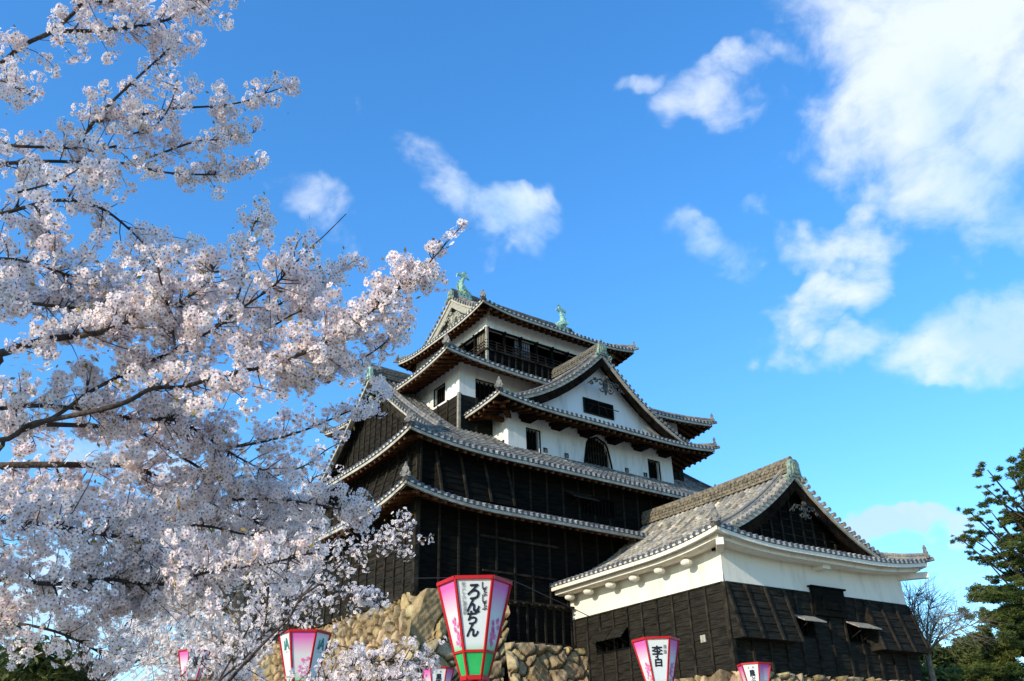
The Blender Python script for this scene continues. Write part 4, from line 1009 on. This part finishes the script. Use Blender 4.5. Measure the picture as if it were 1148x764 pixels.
# a lit spray on the tip
bq = Bough(); PP = bq.limb([W(92, 187, 4.0), W(104, 186, 4.0), (W(112, 196, 3.95))], .004, .003, 4)
for _ in range(12): bq.cluster(W(RNG.uniform(97, 128), RNG.uniform(178, 208), 3.95), .035, 8, .019)
bq.finish(t1)
near([(61, 289), (53, 255), (37, 229)], 4.0, 4.2, .008, .004, [(20, 26, .0, 1)], False)
near([(-60, 335), (0, 335), (32, 340), (90, 346), (140, 346)], 3.9, 4.2, .022, .008, [(75, 34, .1, 1)])
near([(-60, 405), (0, 396), (20, 390), (52, 381), (84, 377), (112, 373), (132, 367)], 3.8, 4.0, .045, .016, [(60, 36, .3, 1)])
near([(132, 367), (165, 352), (200, 340), (230, 318), (240, 300)], 4.0, 4.3, .014, .005, [(85, 36, .0, 1)], False)
near([(-60, 505), (10, 488), (60, 468), (100, 440), (138, 420), (161, 407), (184, 399), (206, 386), (239, 370), (268, 348), (294, 330), (310, 318), (328, 298), (345, 282)], 3.9, 4.3, .022, .005, [(130, 40, .2, .95)], True)
near([(328, 298), (345, 281), (365, 263), (388, 240)], 4.3, 4.4, .005, .0025, [(4, 8, .0, .5)], False)
near([(196, 387), (190, 350), (178, 307), (174, 275)], 4.0, 4.1, .008, .004, [(34, 26, .0, .8)], False)
near([(150, 310), (190, 290), (210, 305), (235, 320), (255, 330)], 5.6, 5.8, .010, .005, [(40, 24, .0, 1)], False, **UP)
near([(262, 345), (270, 320), (273, 286), (285, 252), (294, 240)], 4.6, 4.7, .009, .003, [(42, 17, .0, 1)], False, fs=.017)
near([(240, 365), (290, 352), (335, 330), (370, 312), (398, 292)], 4.9, 5.1, .010, .004, [(36, 22, .0, .6), (36, 13, .5, 1)], False, fs=.0175)
near([(-60, 492), (40, 474), (130, 455), (170, 436), (205, 434), (250, 421), (293, 412), (313, 407), (336, 398), (362, 386), (388, 370), (411, 355), (434, 332), (452, 321), (475, 301)], 3.7, 4.3, .026, .005, [(100, 40, .2, .66), (120, 24, .6, .97)], True)
near([(452, 321), (475, 301), (495, 279), (508, 264), (519, 253)], 4.25, 4.35, .005, .002, [(34, 16, .0, .5), (5, 5, .85, 1)], False, nf=9, rc=.035)
near([(340, 398), (380, 410), (410, 400), (440, 376), (455, 350)], 4.2, 4.4, .007, .003, [(46, 18, .0, 1)], False)
near([(300, 412), (330, 430), (352, 425), (372, 412)], 4.1, 4.3, .007, .003, [(34, 18, .0, 1)], False)
near([(260, 400), (300, 370), (330, 352), (350, 345)], 4.2, 4.4, .008, .003, [(50, 24, .0, 1)], False)
near([(-60, 462), (0, 458), (42, 455), (86, 458), (102, 460)], 3.9, 4.1, .022, .012, [(55, 32, .1, 1)])
near([(-60, 480), (0, 477), (47, 476), (89, 477), (110, 478)], 4.0, 4.2, .026, .014, [(14, 26, .2, 1)])
near([(100, 460), (150, 470), (186, 470), (202, 473), (222, 484), (262, 510), (300, 530)], 4.2, 4.8, .016, .005, [(150, 42, .0, 1)], False)
near([(-60, 524), (0, 522), (63, 521), (110, 522), (136, 522), (157, 526), (183, 539), (215, 556), (260, 575), (300, 590)], 4.3, 5.0, .042, .008, [(26, 36, .05, .4), (120, 38, .42, 1)])
near([(63, 524), (72, 545), (84, 560)], 4.4, 4.5, .006, .003, [(22, 24, .2, 1)], False)
near([(20, 452), (32, 480), (40, 500)], 4.4, 4.5, .006, .003, [(10, 18, .2, 1)], False)
near([(200, 480), (237, 502), (281, 498), (324, 488), (353, 478), (387, 463), (413, 452), (432, 440)], 4.8, 5.3, .013, .004, [(34, 20, .1, .7), (24, 17, .6, 1)], False, fs=.0175)
near([(290, 540), (320, 530), (344, 521), (367, 504), (385, 495)], 5.0, 5.2, .008, .003, [(28, 18, .0, .75), (2, 8, .8, 1)], False, fs=.0175)
near([(260, 560), (310, 560), (350, 565), (385, 572), (402, 575)], 4.6, 4.6, .010, .004, [(50, 22, .0, 1)], False)
near([(150, 480), (200, 510), (250, 540), (300, 560), (345, 575)], 4.5, 4.9, .012, .004, [(78, 32, .0, 1)], False)
near([(-80, 600), (0, 585), (60, 590), (120, 600), (180, 610)], 3.7, 3.9, .028, .010, [(120, 52, .1, 1)])
near([(-80, 660), (0, 650), (60, 655), (120, 650), (180, 655), (240, 640), (300, 632), (350, 620)], 3.6, 4.1, .026, .006, [(150, 46, .1, .7), (55, 30, .6, 1)])
near([(-80, 720), (0, 700), (50, 705), (90, 720), (125, 740)], 3.8, 3.9, .016, .006, [(70, 34, .1, 1)])
near([(120, 600), (180, 590), (230, 590), (280, 600), (330, 600)], 4.4, 4.8, .012, .005, [(95, 32, .0, 1)], False)
near([(-60, 560), (0, 555), (50, 560), (110, 575), (170, 570)], 4.6, 4.9, .014, .006, [(85, 40, .1, 1)])
near([(100, 650), (130, 670), (160, 685)], 3.9, 4.0, .008, .004, [(34, 26, .1, 1)], False)
# unseen crown limbs, added behind and beside the viewer to shade the upper boughs
for k in range(12):
    a = math.radians(RNG.uniform(150, 275)); L_ = RNG.uniform(1.6, 3.4); base = T1+(0, 0, RNG.uniform(5.6, 7.2))
    tip = base+np.array([math.cos(a)*L_, math.sin(a)*L_, RNG.uniform(.3, 1.4)]); b = Bough(); P = b.limb([base, (base+tip)/2+(0, 0, .2), tip], .04, .01)
    b.twigs(P, 46, .55, .09, 10, .034, .15, 1.0); b.finish(t1, 'low')

# ---- second tree, behind and below, its sprays cross the keep's corner
T2 = np.array([W(205, 900, 9.3)[0], W(205, 900, 9.3)[1], -1.6])
t2 = empty('cherry_tree', T2, 'young cherry tree whose thin lit sprays cross the black corner of the keep', 'tree', 'cherry trees in bloom')
tb = MB(); fk = W(225, 800, 9.3)
tb.tube(smooth_path([T2, (T2+fk)/2+(.05, 0, 0), fk], 5), [.12-.005*i for i in range(11)], 10); tb.build('trunk', M['bark2'], t2, True)
FAR = dict(rc=.060, nf=11, fs=.021, kind='full', pm='petal_far', rt=.006)
def mid(pts, d0, d1, r0, r1, tw, **kw):
    k = dict(FAR); k.update(kw); px_bough(t2, pts, d0, d1, r0, r1, tw, [fk] if kw.get('tr', True) else None, **{q: v for q, v in k.items() if q != 'tr'})
mid([(262, 757), (300, 717), (324, 693), (340, 667), (380, 629), (415, 613), (440, 598), (456, 585)], 9.3, 8.7, .018, .005, [(32, 22, .25, 1), (16, 13, .7, 1)], up=.4)
mid([(340, 667), (380, 643), (428, 624), (468, 609), (487, 599)], 9.0, 8.7, .012, .003, [(22, 16, .1, .7), (5, 6, .6, .9)], tr=False, nf=6)
mid([(344, 655), (372, 610), (398, 585), (412, 560)], 9.0, 8.7, .012, .004, [(14, 14, .3, .8)], tr=False, nf=6)
mid([(280, 740), (330, 700), (370, 675), (405, 668), (418, 672)], 9.6, 9.9, .013, .006, [(38, 16, .1, 1), (22, 12, .6, 1)])
mid([(270, 720), (290, 690), (330, 672), (385, 655)], 9.8, 10, .013, .006, [(50, 16, .1, 1)])
mid([(290, 790), (350, 765), (400, 745), (440, 742), (478, 748)], 8.6, 8.6, .012, .006, [(100, 22, .1, 1)])
mid([(300, 810), (360, 785), (410, 768), (450, 762)], 8.3, 8.3, .012, .006, [(80, 26, .1, 1)])
mid([(360, 740), (375, 725), (395, 728), (405, 735)], 8.8, 8.9, .008, .004, [(14, 9, .2, 1)], tr=False)
mid([(320, 690), (322, 640), (330, 600), (345, 560), (350, 535)], 9.4, 9.8, .016, .004, [(44, 22, .2, 1)], tr=False)
mid([(240, 770), (290, 720), (300, 670), (300, 620), (315, 570)], 9.4, 10, .014, .005, [(80, 34, .1, 1)])
mid([(150, 790), (190, 768), (215, 748), (232, 738)], 9.4, 9.2, .010, .004, [(26, 13, .3, 1)])
# ---- third tree, further off with a visible trunk
T3 = np.array([W(268, 720, 20)[0], W(268, 720, 20)[1], -1.6])
t3 = empty('cherry_tree', T3, 'farther blossoming cherry tree with a visible grey trunk, behind the small left lantern', 'tree', 'cherry trees in bloom')
tb = MB(); f3 = W(268, 692, 20); tb.tube(smooth_path([T3, (T3+f3)/2+(.1, 0, 0), f3, W(268, 672, 20), W(280, 640, 20.2)], 5), [.24-.008*i for i in range(21)], 10); tb.build('trunk', M['bark2'], t3, True)
for k in range(58):
    u = RNG.uniform(140, 345); v = RNG.uniform(560, 775); 
    if u > 285 and v > 690: u -= 70
    dd = RNG.uniform(19, 23.5); tip = W(u, v, dd); b = Bough(); s0 = f3 if v < 700 else T3+(0, 0, 3.0+RNG.uniform(0, 1))
    P = b.limb([s0, (s0+tip)/2+(0, 0, .4), tip], .05, .008, 6)
    b.twigs(P, 26, .82, .14, 9, .050, .35, 1.0, rt=.009); b.finish(t3, 'low', 'petal_far', 'bark2')
# ------------------------------------------------------------------ evergreens and bare trees
def foliage(name, root, clumps, m, size, per, flat=.5, wd_=.38):
    C = []; 
    V = []; 
    for (c, r) in clumps:
        n = int(per*r*r) ; d = RNG.normal(size=(n, 3)); d /= np.linalg.norm(d, axis=1)[:, None]; rr = RNG.uniform(.25, 1, n)**.5
        lob = 1+.28*np.sin(d[:, 0]*5+c[0])*np.sin(d[:, 1]*6+c[1])+.2*np.sin(d[:, 2]*7)
        C.append(np.array(c)+d*(rr*lob)[:, None]*np.array([r, r, r*flat]))
    C = np.concatenate(C); n = len(C); a = RNG.normal(size=(n, 3)); a[:, 2] = np.abs(a[:, 2])*.6; a /= np.linalg.norm(a, axis=1)[:, None]; b = np.cross(a, RNG.normal(size=(n, 3))); b /= np.linalg.norm(b, axis=1)[:, None]
    s = size*RNG.uniform(.6, 1.3, n)[:, None]
    P = np.stack([C-a*s, C+b*s*wd_, C+a*s, C-b*s*wd_], 1).reshape(-1, 3)-OFF[root.name]
    o = fast_mesh(name, P, np.full(n, 4), np.arange(4*n), np.zeros(n, int), m, root); return o
def bare(root, base, tips, r0, m, twig=14, tl=1.2):
    b = MB()
    for k, (p, r) in enumerate(tips):
        p = np.array(p); mid_ = (base+p)/2+RNG.normal(size=3)*.15*np.linalg.norm(p-base)*.5
        P = smooth_path([base, mid_, p], 6); b.tube(P, [r+(r*.15-r)*i/(len(P)-1) for i in range(len(P))], 5)
        for _ in range(twig):
            i = RNG.integers(4, len(P)-1); q0 = P[i]; d = P[i+1]-P[i-1]; d /= np.linalg.norm(d); d = d+RNG.normal(size=3)*.6; d /= np.linalg.norm(d); L_ = tl*RNG.uniform(.4, 1)
            q1 = q0+d*L_*.5; q2 = q0+d*L_+RNG.normal(size=3)*.1*L_; b.tube([q0, q1, q2], [r*.28, r*.18, r*.07], 4, cap=False)
            for _ in range(3):
                e = d+RNG.normal(size=3)*.6; e /= np.linalg.norm(e); b.tube([q1, q1+e*L_*.5, q1+e*L_*.9+RNG.normal(size=3)*.06], [r*.13, r*.09, r*.05], 3, cap=False)
    return b.build('crown', M[m], root, True)
# tall conifer at the right edge
D = 46.0; TB = W(1172, 800, D); TB[2] = -1.6
pt = empty('conifer_tree', TB, 'tall dark conifer with layered boughs against the sky at the right edge', 'tree')
top = W(1158, 505, D); tk = smooth_path([TB, (TB+top)/2+(.3, 0, 0), top], 8)
b = MB(); b.tube(tk, [.42-.02*i for i in range(len(tk))], 8); b.build('trunk', M['bark2'], pt, True)
wd = MB(); cl = []
for (u, v, r, k) in [(1107, 527, .55, 3), (1130, 525, .75, 4), (1141, 540, .8, 4), (1104, 546, .35, 3), (1118, 556, .5, 4), (1085, 572, .3, 4), (1098, 580, .35, 4), (1112, 575, .5, 4), (1074, 602, .28, 5), (1090, 604, .45, 5), (1100, 598, .4, 3),
                     (1114, 608, .85, 4), (1124, 588, .6, 4), (1138, 575, .8, 4), (1134, 560, .7, 3), (1099, 621, .4, 4), (1112, 624, .5, 3), (1128, 617, .8, 4), (1142, 600, 1.0, 4)]:
    c = W(u, v, D+RNG.uniform(-2.5, 2.5)); i = int(np.clip((TB[2]+0, 0)[1]+len(tk)*.9*(c[2]+1.6)/(top[2]+1.6)-2, 2, len(tk)-2)); q = tk[i]
    wd.tube(smooth_path([q, (q+c)/2+(0, 0, -.35), c], 4), [.10-.009*j for j in range(9)], 5)
    for j in range(k+3): cl.append((c+RNG.normal(size=3)*np.array([1.0, 1.0, .5])*r*.95, r*RNG.uniform(.22, .45)))
    for j in range(2): t = RNG.uniform(.4, .85); cl.append((q+(c-q)*t+RNG.normal(size=3)*.3, r*.3))
for k in range(110):
    q = tk[RNG.integers(3, len(tk))]; a = RNG.uniform(-1.9, 1.3); rr = RNG.uniform(.2, 1)*(1.0+2.6*(1-(q[2]+1.6)/(top[2]+1.6)))
    c = q+np.array([math.cos(a)*rr, math.sin(a)*rr, RNG.uniform(-.3, .5)]); cl.append((c, RNG.uniform(.35, .6)))
    if k % 3 == 0: wd.tube([q, (q+c)/2+(0, 0, -.1), c], [.06, .04, .02], 5)
wd.build('bough', M['bark'], pt, True)
for (u, v, r) in [(1130, 640, 1.2), (1145, 628, 1.3), (1118, 650, .7), (1135, 662, 1.5), (1112, 668, .8), (1125, 682, 1.4), (1146, 680, 1.8), (1104, 694, .7), (1116, 705, 1.2), (1136, 705, 1.8), (1096, 712, .8), (1108, 724, 1.2), (1128, 728, 1.8), (1148, 735, 2), (1112, 745, 1.5), (1135, 755, 2), (1160, 700, 2.2), (1165, 650, 1.8), (1160, 610, 1.3), (1162, 575, 1.1)]:
    for j in range(9): cl.append((W(u, v, D+RNG.uniform(-2.5, 2.5))+RNG.normal(size=3)*r*.5, r*RNG.uniform(.2, .42)))
foliage('crown', pt, cl, M['needle'], .13, 2400, .55, .17)
# broadleaf evergreens low on the right
for (nm, uu, vv, rr, dd, lab, mk_) in [('evergreen_tree', (1040, 1062, 1085), (728, 735, 722), 1.3, 52, 'low dark evergreen behind the turret corner under the bare tree', 'leafdark'),
                                  ('evergreen_tree', (1100, 1078, 1118), (738, 752, 748), 1.6, 50, 'low dark evergreen between the turret and the tall conifer', 'leafdark'),
                                  ('evergreen_tree', (1040, 1055, 1030), (752, 765, 770), 1.3, 44, 'low reddish green shrub crown hugging the turret corner at the bottom edge', 'needle')]:
    B0 = W(uu[0], 790, dd); B0[2] = -1.6; et = empty(nm, B0, lab, 'tree', 'evergreens beyond the turret')
    b = MB(); ct = W(uu[0], vv[0]+6, dd); b.tube(smooth_path([B0, (B0+ct)/2+(.2, 0, 0), ct], 4), [.25-.018*i for i in range(9)], 7); b.build('trunk', M['bark2'], et, True)
    cl = []
    for u, v in zip(uu, vv):
        for j in range(16): cl.append((W(u+RNG.normal()*9, v+abs(RNG.normal())*12-3, dd+RNG.uniform(-2, 2)), rr*RNG.uniform(.3, .65)))
    foliage('crown', et, cl, M[mk_], .16, 330, .7)
Bb = W(1035, 760, 36); Bb[2] = -1.6; bt = empty('bare_tree', Bb, 'leafless pale-barked tree rising behind the right corner of the turret', 'tree', 'bare trees')
fk2 = W(1040, 735, 36); b = MB(); b.tube(smooth_path([Bb, (Bb+fk2)/2+(.2, 0, 0), fk2], 5), [.22-.01*i for i in range(11)], 8); b.build('trunk', M['bark2'], bt, True)
bare(bt, fk2, [(W(u, v, 36+RNG.uniform(-1.5, 1.5)), .055) for u, v in ((1018, 668), (1030, 660), (1045, 672), (1062, 688), (1078, 694), (1092, 700), (1012, 690), (1050, 700), (1022, 705), (1030, 690))], .1, 'bark2', 26, 1.3)
# lower left: dark evergreen and bare trees glimpsed under the blossom
B0 = W(50, 800, 30); B0[2] = -1.6; et = empty('evergreen_tree', B0, 'dark evergreen glimpsed at the lower left under the blossom', 'tree')
b = MB(); ct = W(50, 745, 30); b.tube(smooth_path([B0, (B0+ct)/2, ct], 4), [.25-.018*i for i in range(9)], 7); b.build('trunk', M['bark2'], et, True)
foliage('crown', et, [(W(RNG.uniform(5, 88), RNG.uniform(728, 785), 30+RNG.uniform(-2, 2)), RNG.uniform(.4, .9)) for _ in range(60)]+[(W(RNG.uniform(118, 146), RNG.uniform(672, 690), 30), .35) for _ in range(8)], M['leafdark'], .13, 420, .7)
Bb = W(105, 800, 26); Bb[2] = -1.6; bt = empty('bare_tree', Bb, 'leafless dark tree behind the blossom at the lower left', 'tree', 'bare trees')
fk2 = W(108, 768, 26); b = MB(); b.tube(smooth_path([Bb, (Bb+fk2)/2, fk2], 5), [.16-.008*i for i in range(11)], 8); b.build('trunk', M['bark'], bt, True)
bare(bt, fk2, [(W(u, v, 26+RNG.uniform(-1, 1)), .05) for u, v in ((85, 690), (100, 676), (120, 700), (135, 715), (150, 740), (170, 680), (90, 725), (158, 705), (185, 690), (200, 670), (215, 655))], .1, 'bark', 8, .9)

# ------------------------------------------------------------------ lanterns
GL = {}
def glyph(ch):
    if ch not in GL:
        c = bpy.data.curves.new('glyph', 'FONT'); c.body = ch; c.extrude = 0; c.resolution_u = 3
        o = bpy.data.objects.new('glyph', c); COL.objects.link(o); dg = bpy.context.evaluated_depsgraph_get(); dg.update()
        me = bpy.data.meshes.new_from_object(o.evaluated_get(dg)); V = np.array([v.co[:] for v in me.vertices]); F = [tuple(p.vertices) for p in me.polygons]
        bpy.data.objects.remove(o); bpy.data.curves.remove(c); bpy.data.meshes.remove(me)
        if len(V): 
            lo, hi = V.min(0), V.max(0); V = V-(lo+hi)/2; V = V/max((hi-lo)[0], (hi-lo)[1], 1e-6)
        GL[ch] = (V, F)
    return GL[ch]
RT, RM, RB = .36, .195, .125        # hexagon radii: rim, lower rail, foot
ZT, ZM, ZB = .87, .225, 0.0
def hexp(r, z, k, rot=0): a = math.radians(60*k+30)+rot; return np.array([r*math.cos(a), r*math.sin(a), z])
def face_frame(k):
    """frame of upper panel k: point(x,y) x across in m, y 0..1 up"""
    def P(x, y, off=.004):
        r = RM+(RT-RM)*y; z = ZM+(ZT-ZM)*y; a, b = hexp(r, z, k), hexp(r, z, k+1); m = (a+b)/2; t = (b-a)/np.linalg.norm(a-b)
        n = np.array([m[0], m[1], 0]); n /= np.linalg.norm(n); return m+t*x+n*off
    return P
def put(mb, ch, P, x, y, h, wx=None, bold=0.0, lean=0):
    V, F = glyph(ch)
    if not len(V): return
    w = h if wx is None else wx
    H_ = ZT-ZM+.0
    for dx, dy in ([(0, 0)] if not bold else [(-bold, 0), (bold, 0), (0, bold), (0, -bold), (0, 0)]):
        off = .006+.0004*abs(dx*100)+.0003*(dy*100)
        mb.add([P(x+(v[0]+lean*v[1])*w+dx, y+(v[1]*h+dy)/H_, off+.0002*random.random()) for v in V], F)
def sakura(mb, P, x, y, r):
    pts = []
    for i in range(20):
        th = 2*PI*i/20; rr = r*(.62+.38*abs(math.cos(2.5*th))); pts.append(P(x+rr*math.sin(th), y+rr*math.cos(th)/(ZT-ZM), .006))
    mb.add(pts, [tuple(range(20))])
def lantern(px, depth, width_px, face_k, label, white=(0, 2, 4), text=None, s=None, top_v=None):
    rim = W(px[0], px[1], depth); sc = (width_px*depth/FPX)/(2*RT) if s is None else s
    root = empty('festival_lantern', (rim[0], rim[1], -1.6), label, 'lantern', 'red-framed festival lanterns on poles', local=True)
    # orientation: panel 0 faces azimuth face_k relative to the viewer
    to = math.atan2(-rim[1], -rim[0]); rz = to+math.radians(face_k)-math.radians(60)
    root.rotation_euler = (0, 0, rz)
    zoff = (rim[2]+1.6)-ZT*sc
    def T(p): p = np.array(p); return np.array([p[0]*sc, p[1]*sc, p[2]*sc+zoff])
    def mb_T(b): b.v = [tuple(T(v)) for v in b.v]; return b
    fr = MB()
    for k in range(6):
        for (ra, za, rb, zb, w) in ((RT, ZT, RM, ZM, .022), (RM, ZM, RB, ZB, .020)):
            fr.beam(hexp(ra, za, k), hexp(rb, zb, k), w, w)
        for (r, z, w, h) in ((RT, ZT, .030, .034), (RM, ZM, .020, .022), (RB, ZB, .030, .040)): fr.beam(hexp(r, z, k), hexp(r, z, k+1), w, h)
    fr.prism([tuple(hexp(RB*.98, 0, k)[:2]) for k in range(6)], lambda x, y, t: (x, y, t), -.02, -.005)
    mb_T(fr); frame = fr.build('frame', M['red'], root)
    pl = MB(); pl.tube([(0, 0, -.02), (0, 0, -(zoff)/sc)], .030, 10); mb_T(pl); pl.build('pole', M['red'], root)
    inside = MB(); inside.add([hexp(RT*.93, ZT-.03, k) for k in range(6)], [tuple(range(6))]); mb_T(inside); inside.build('lid', M['plaster'], root)
    for k in range(6):
        up_ = MB(); q = .975
        up_.add([hexp(RM*q, ZM, k), hexp(RM*q, ZM, k+1), hexp(RT*q, ZT, k+1), hexp(RT*q, ZT, k)], [(0, 1, 2, 3)])
        low = MB(); low.add([hexp(RB*q, ZB, k), hexp(RB*q, ZB, k+1), hexp(RM*q, ZM, k+1), hexp(RM*q, ZM, k)], [(0, 1, 2, 3)])
        # panels in their own unscaled paper coordinates so the wash follows the panel
        pm = 'paper_white' if k in white else 'paper_pink'
        for mb_, mm, nm in ((up_, pm, 'paper_panel'), (low, 'paper_green', 'lower_panel')):
            o = mb_.build(nm, M[mm], root); o.location = (0, 0, zoff); o.scale = (sc, sc, sc)
            if nm == 'paper_panel': pan = o
        P0 = face_frame(k); P = lambda x, y, off=.004, P0=P0: P0(x, y, off-.009+.004)
        if k in white:
            if text: 
                for (kind, items) in text(k).items():
                    tb_ = MB()
                    for it in items: put(tb_, it[0], P, *it[1:])
                    if tb_.f: o = tb_.build('lettering', M[kind], pan)
        else:
            sk = MB(); rg = random.Random(k+int(px[0])); pl_ = []
            for i in range(14):
                y = .10+.38*i/14; x = (rg.uniform(-.3, .3)+.15)*(RM+(RT-RM)*y)*.8; sakura(sk, P, x, y, rg.uniform(.016, .030))
            sk.build('printed_blossoms', M['blossomink'], pan)
    return root
def t_shabu(k):
    ink = [(c, -.005+dx, y, h, w, .0045, .12) for c, y, h, w, dx in (('ろ', .80, .135, .115, 0), ('ん', .625, .135, .115, -.0), ('ぢ', .455, .125, .11, -.006), ('ん', .285, .13, .105, -.008))]
    ink += [(c, .098, y, h, h*.9, .002, 0) for c, y, h in (('し', .885, .062), ('ゃ', .825, .036), ('ぶ', .77, .050), ('し', .695, .055), ('ゃ', .64, .036), ('ぶ', .58, .050))]
    gi = [(c, -.100, y, .036, .036, .0006, 0) for c, y in (('松', .915), ('江', .855), ('し', .80), ('ん', .745), ('じ', .69), ('湖', .635), ('温', .575), ('泉', .515))]
    gi = [(c, x+.03*(.9-y), y, h, w, b_, l_) for c, x, y, h, w, b_, l_ in gi]
    return {'ink': ink, 'greyink': gi}
def t_rihaku(k):
    return {'ink': [('李', -.02, .70, .165, .155, .005, 0), ('白', -.012, .47, .12, .125, .006, 0)], 'greyink': [('清', .098, .80, .055, .05, .001, 0), ('酒', .095, .69, .055, .05, .001, 0)]}
def t_ja(k):
    return {'tealink': [('J', -.045, .74, .12, .10, .004, .0), ('A', .035, .76, .15, .13, .004, .0)], 'greyink': [('し', -.05, .60, .02, .02, .001, 0), ('ま', .0, .60, .02, .02, .001, 0), ('ね', .05, .60, .02, .02, .001, 0)]}
def t_small(a, b, c):
    def f(k): return {'ink': [(a, .01, .70, .13, .12, .004, 0), (b, .0, .50, .12, .11, .004, 0), (c, .0, .30, .11, .10, .004, 0)], 'greyink': [('小', -.05, .87, .045, .04, .001, 0), ('料', .05, .87, .045, .04, .001, 0)]}
    return f
lantern((532, 655), 8.3, 82, -1, 'largest red-framed lantern, before the stone corner, four big brush characters on its white panel', text=t_shabu)
lantern((342, 711), 12.4, 57, -5+60, 'lantern among blossom by the sunlit stone wall, pink front panel between two white ones', text=t_ja)
lantern((735, 718.5), 13.6, 52, 6, 'lantern before the turret boards with two bold black characters and a small pair', text=t_rihaku)
lantern((491, 750.5), 19.0, 36, 2, 'small lantern cut by the bottom edge, left below the largest lantern', text=t_small('黒', '田', '屋'))
lantern((845, 745.5), 18.8, 37, -14, 'small sunlit lantern below the slanted board panel of the turret corner', text=t_small('農', 'ぶ', '家'))
lantern((218, 731), 18.4, 34, 9, 'small lantern half hidden in blossom at the lower left', text=t_small('京', '店', '会'))
# ------------------------------------------------------------------ overhead cables
def cable(pts, label, r=.012):
    P = smooth_path([W(*p) for p in pts], 8); b = MB(); b.tube(P, r, 5)
    o = b.build('overhead_cable', M['wire']); o['label'] = label; o['category'] = 'cable'; o['group'] = 'overhead cables'; return o
cable([(-60, 500, 11), (55, 549, 11.3), (120, 583, 11.6), (185, 603, 12), (255, 621, 12.4), (330, 634, 13)], 'black cable sagging through the blossom on the left')
cable([(300, 646, 14), (380, 648, 13.8), (450, 648.5, 13.6), (500, 648, 13.4), (560, 647, 13.2), (620, 672, 13.2), (662, 692, 13.3)], 'thin cable crossing the keep corner and dipping to the turret', .007)
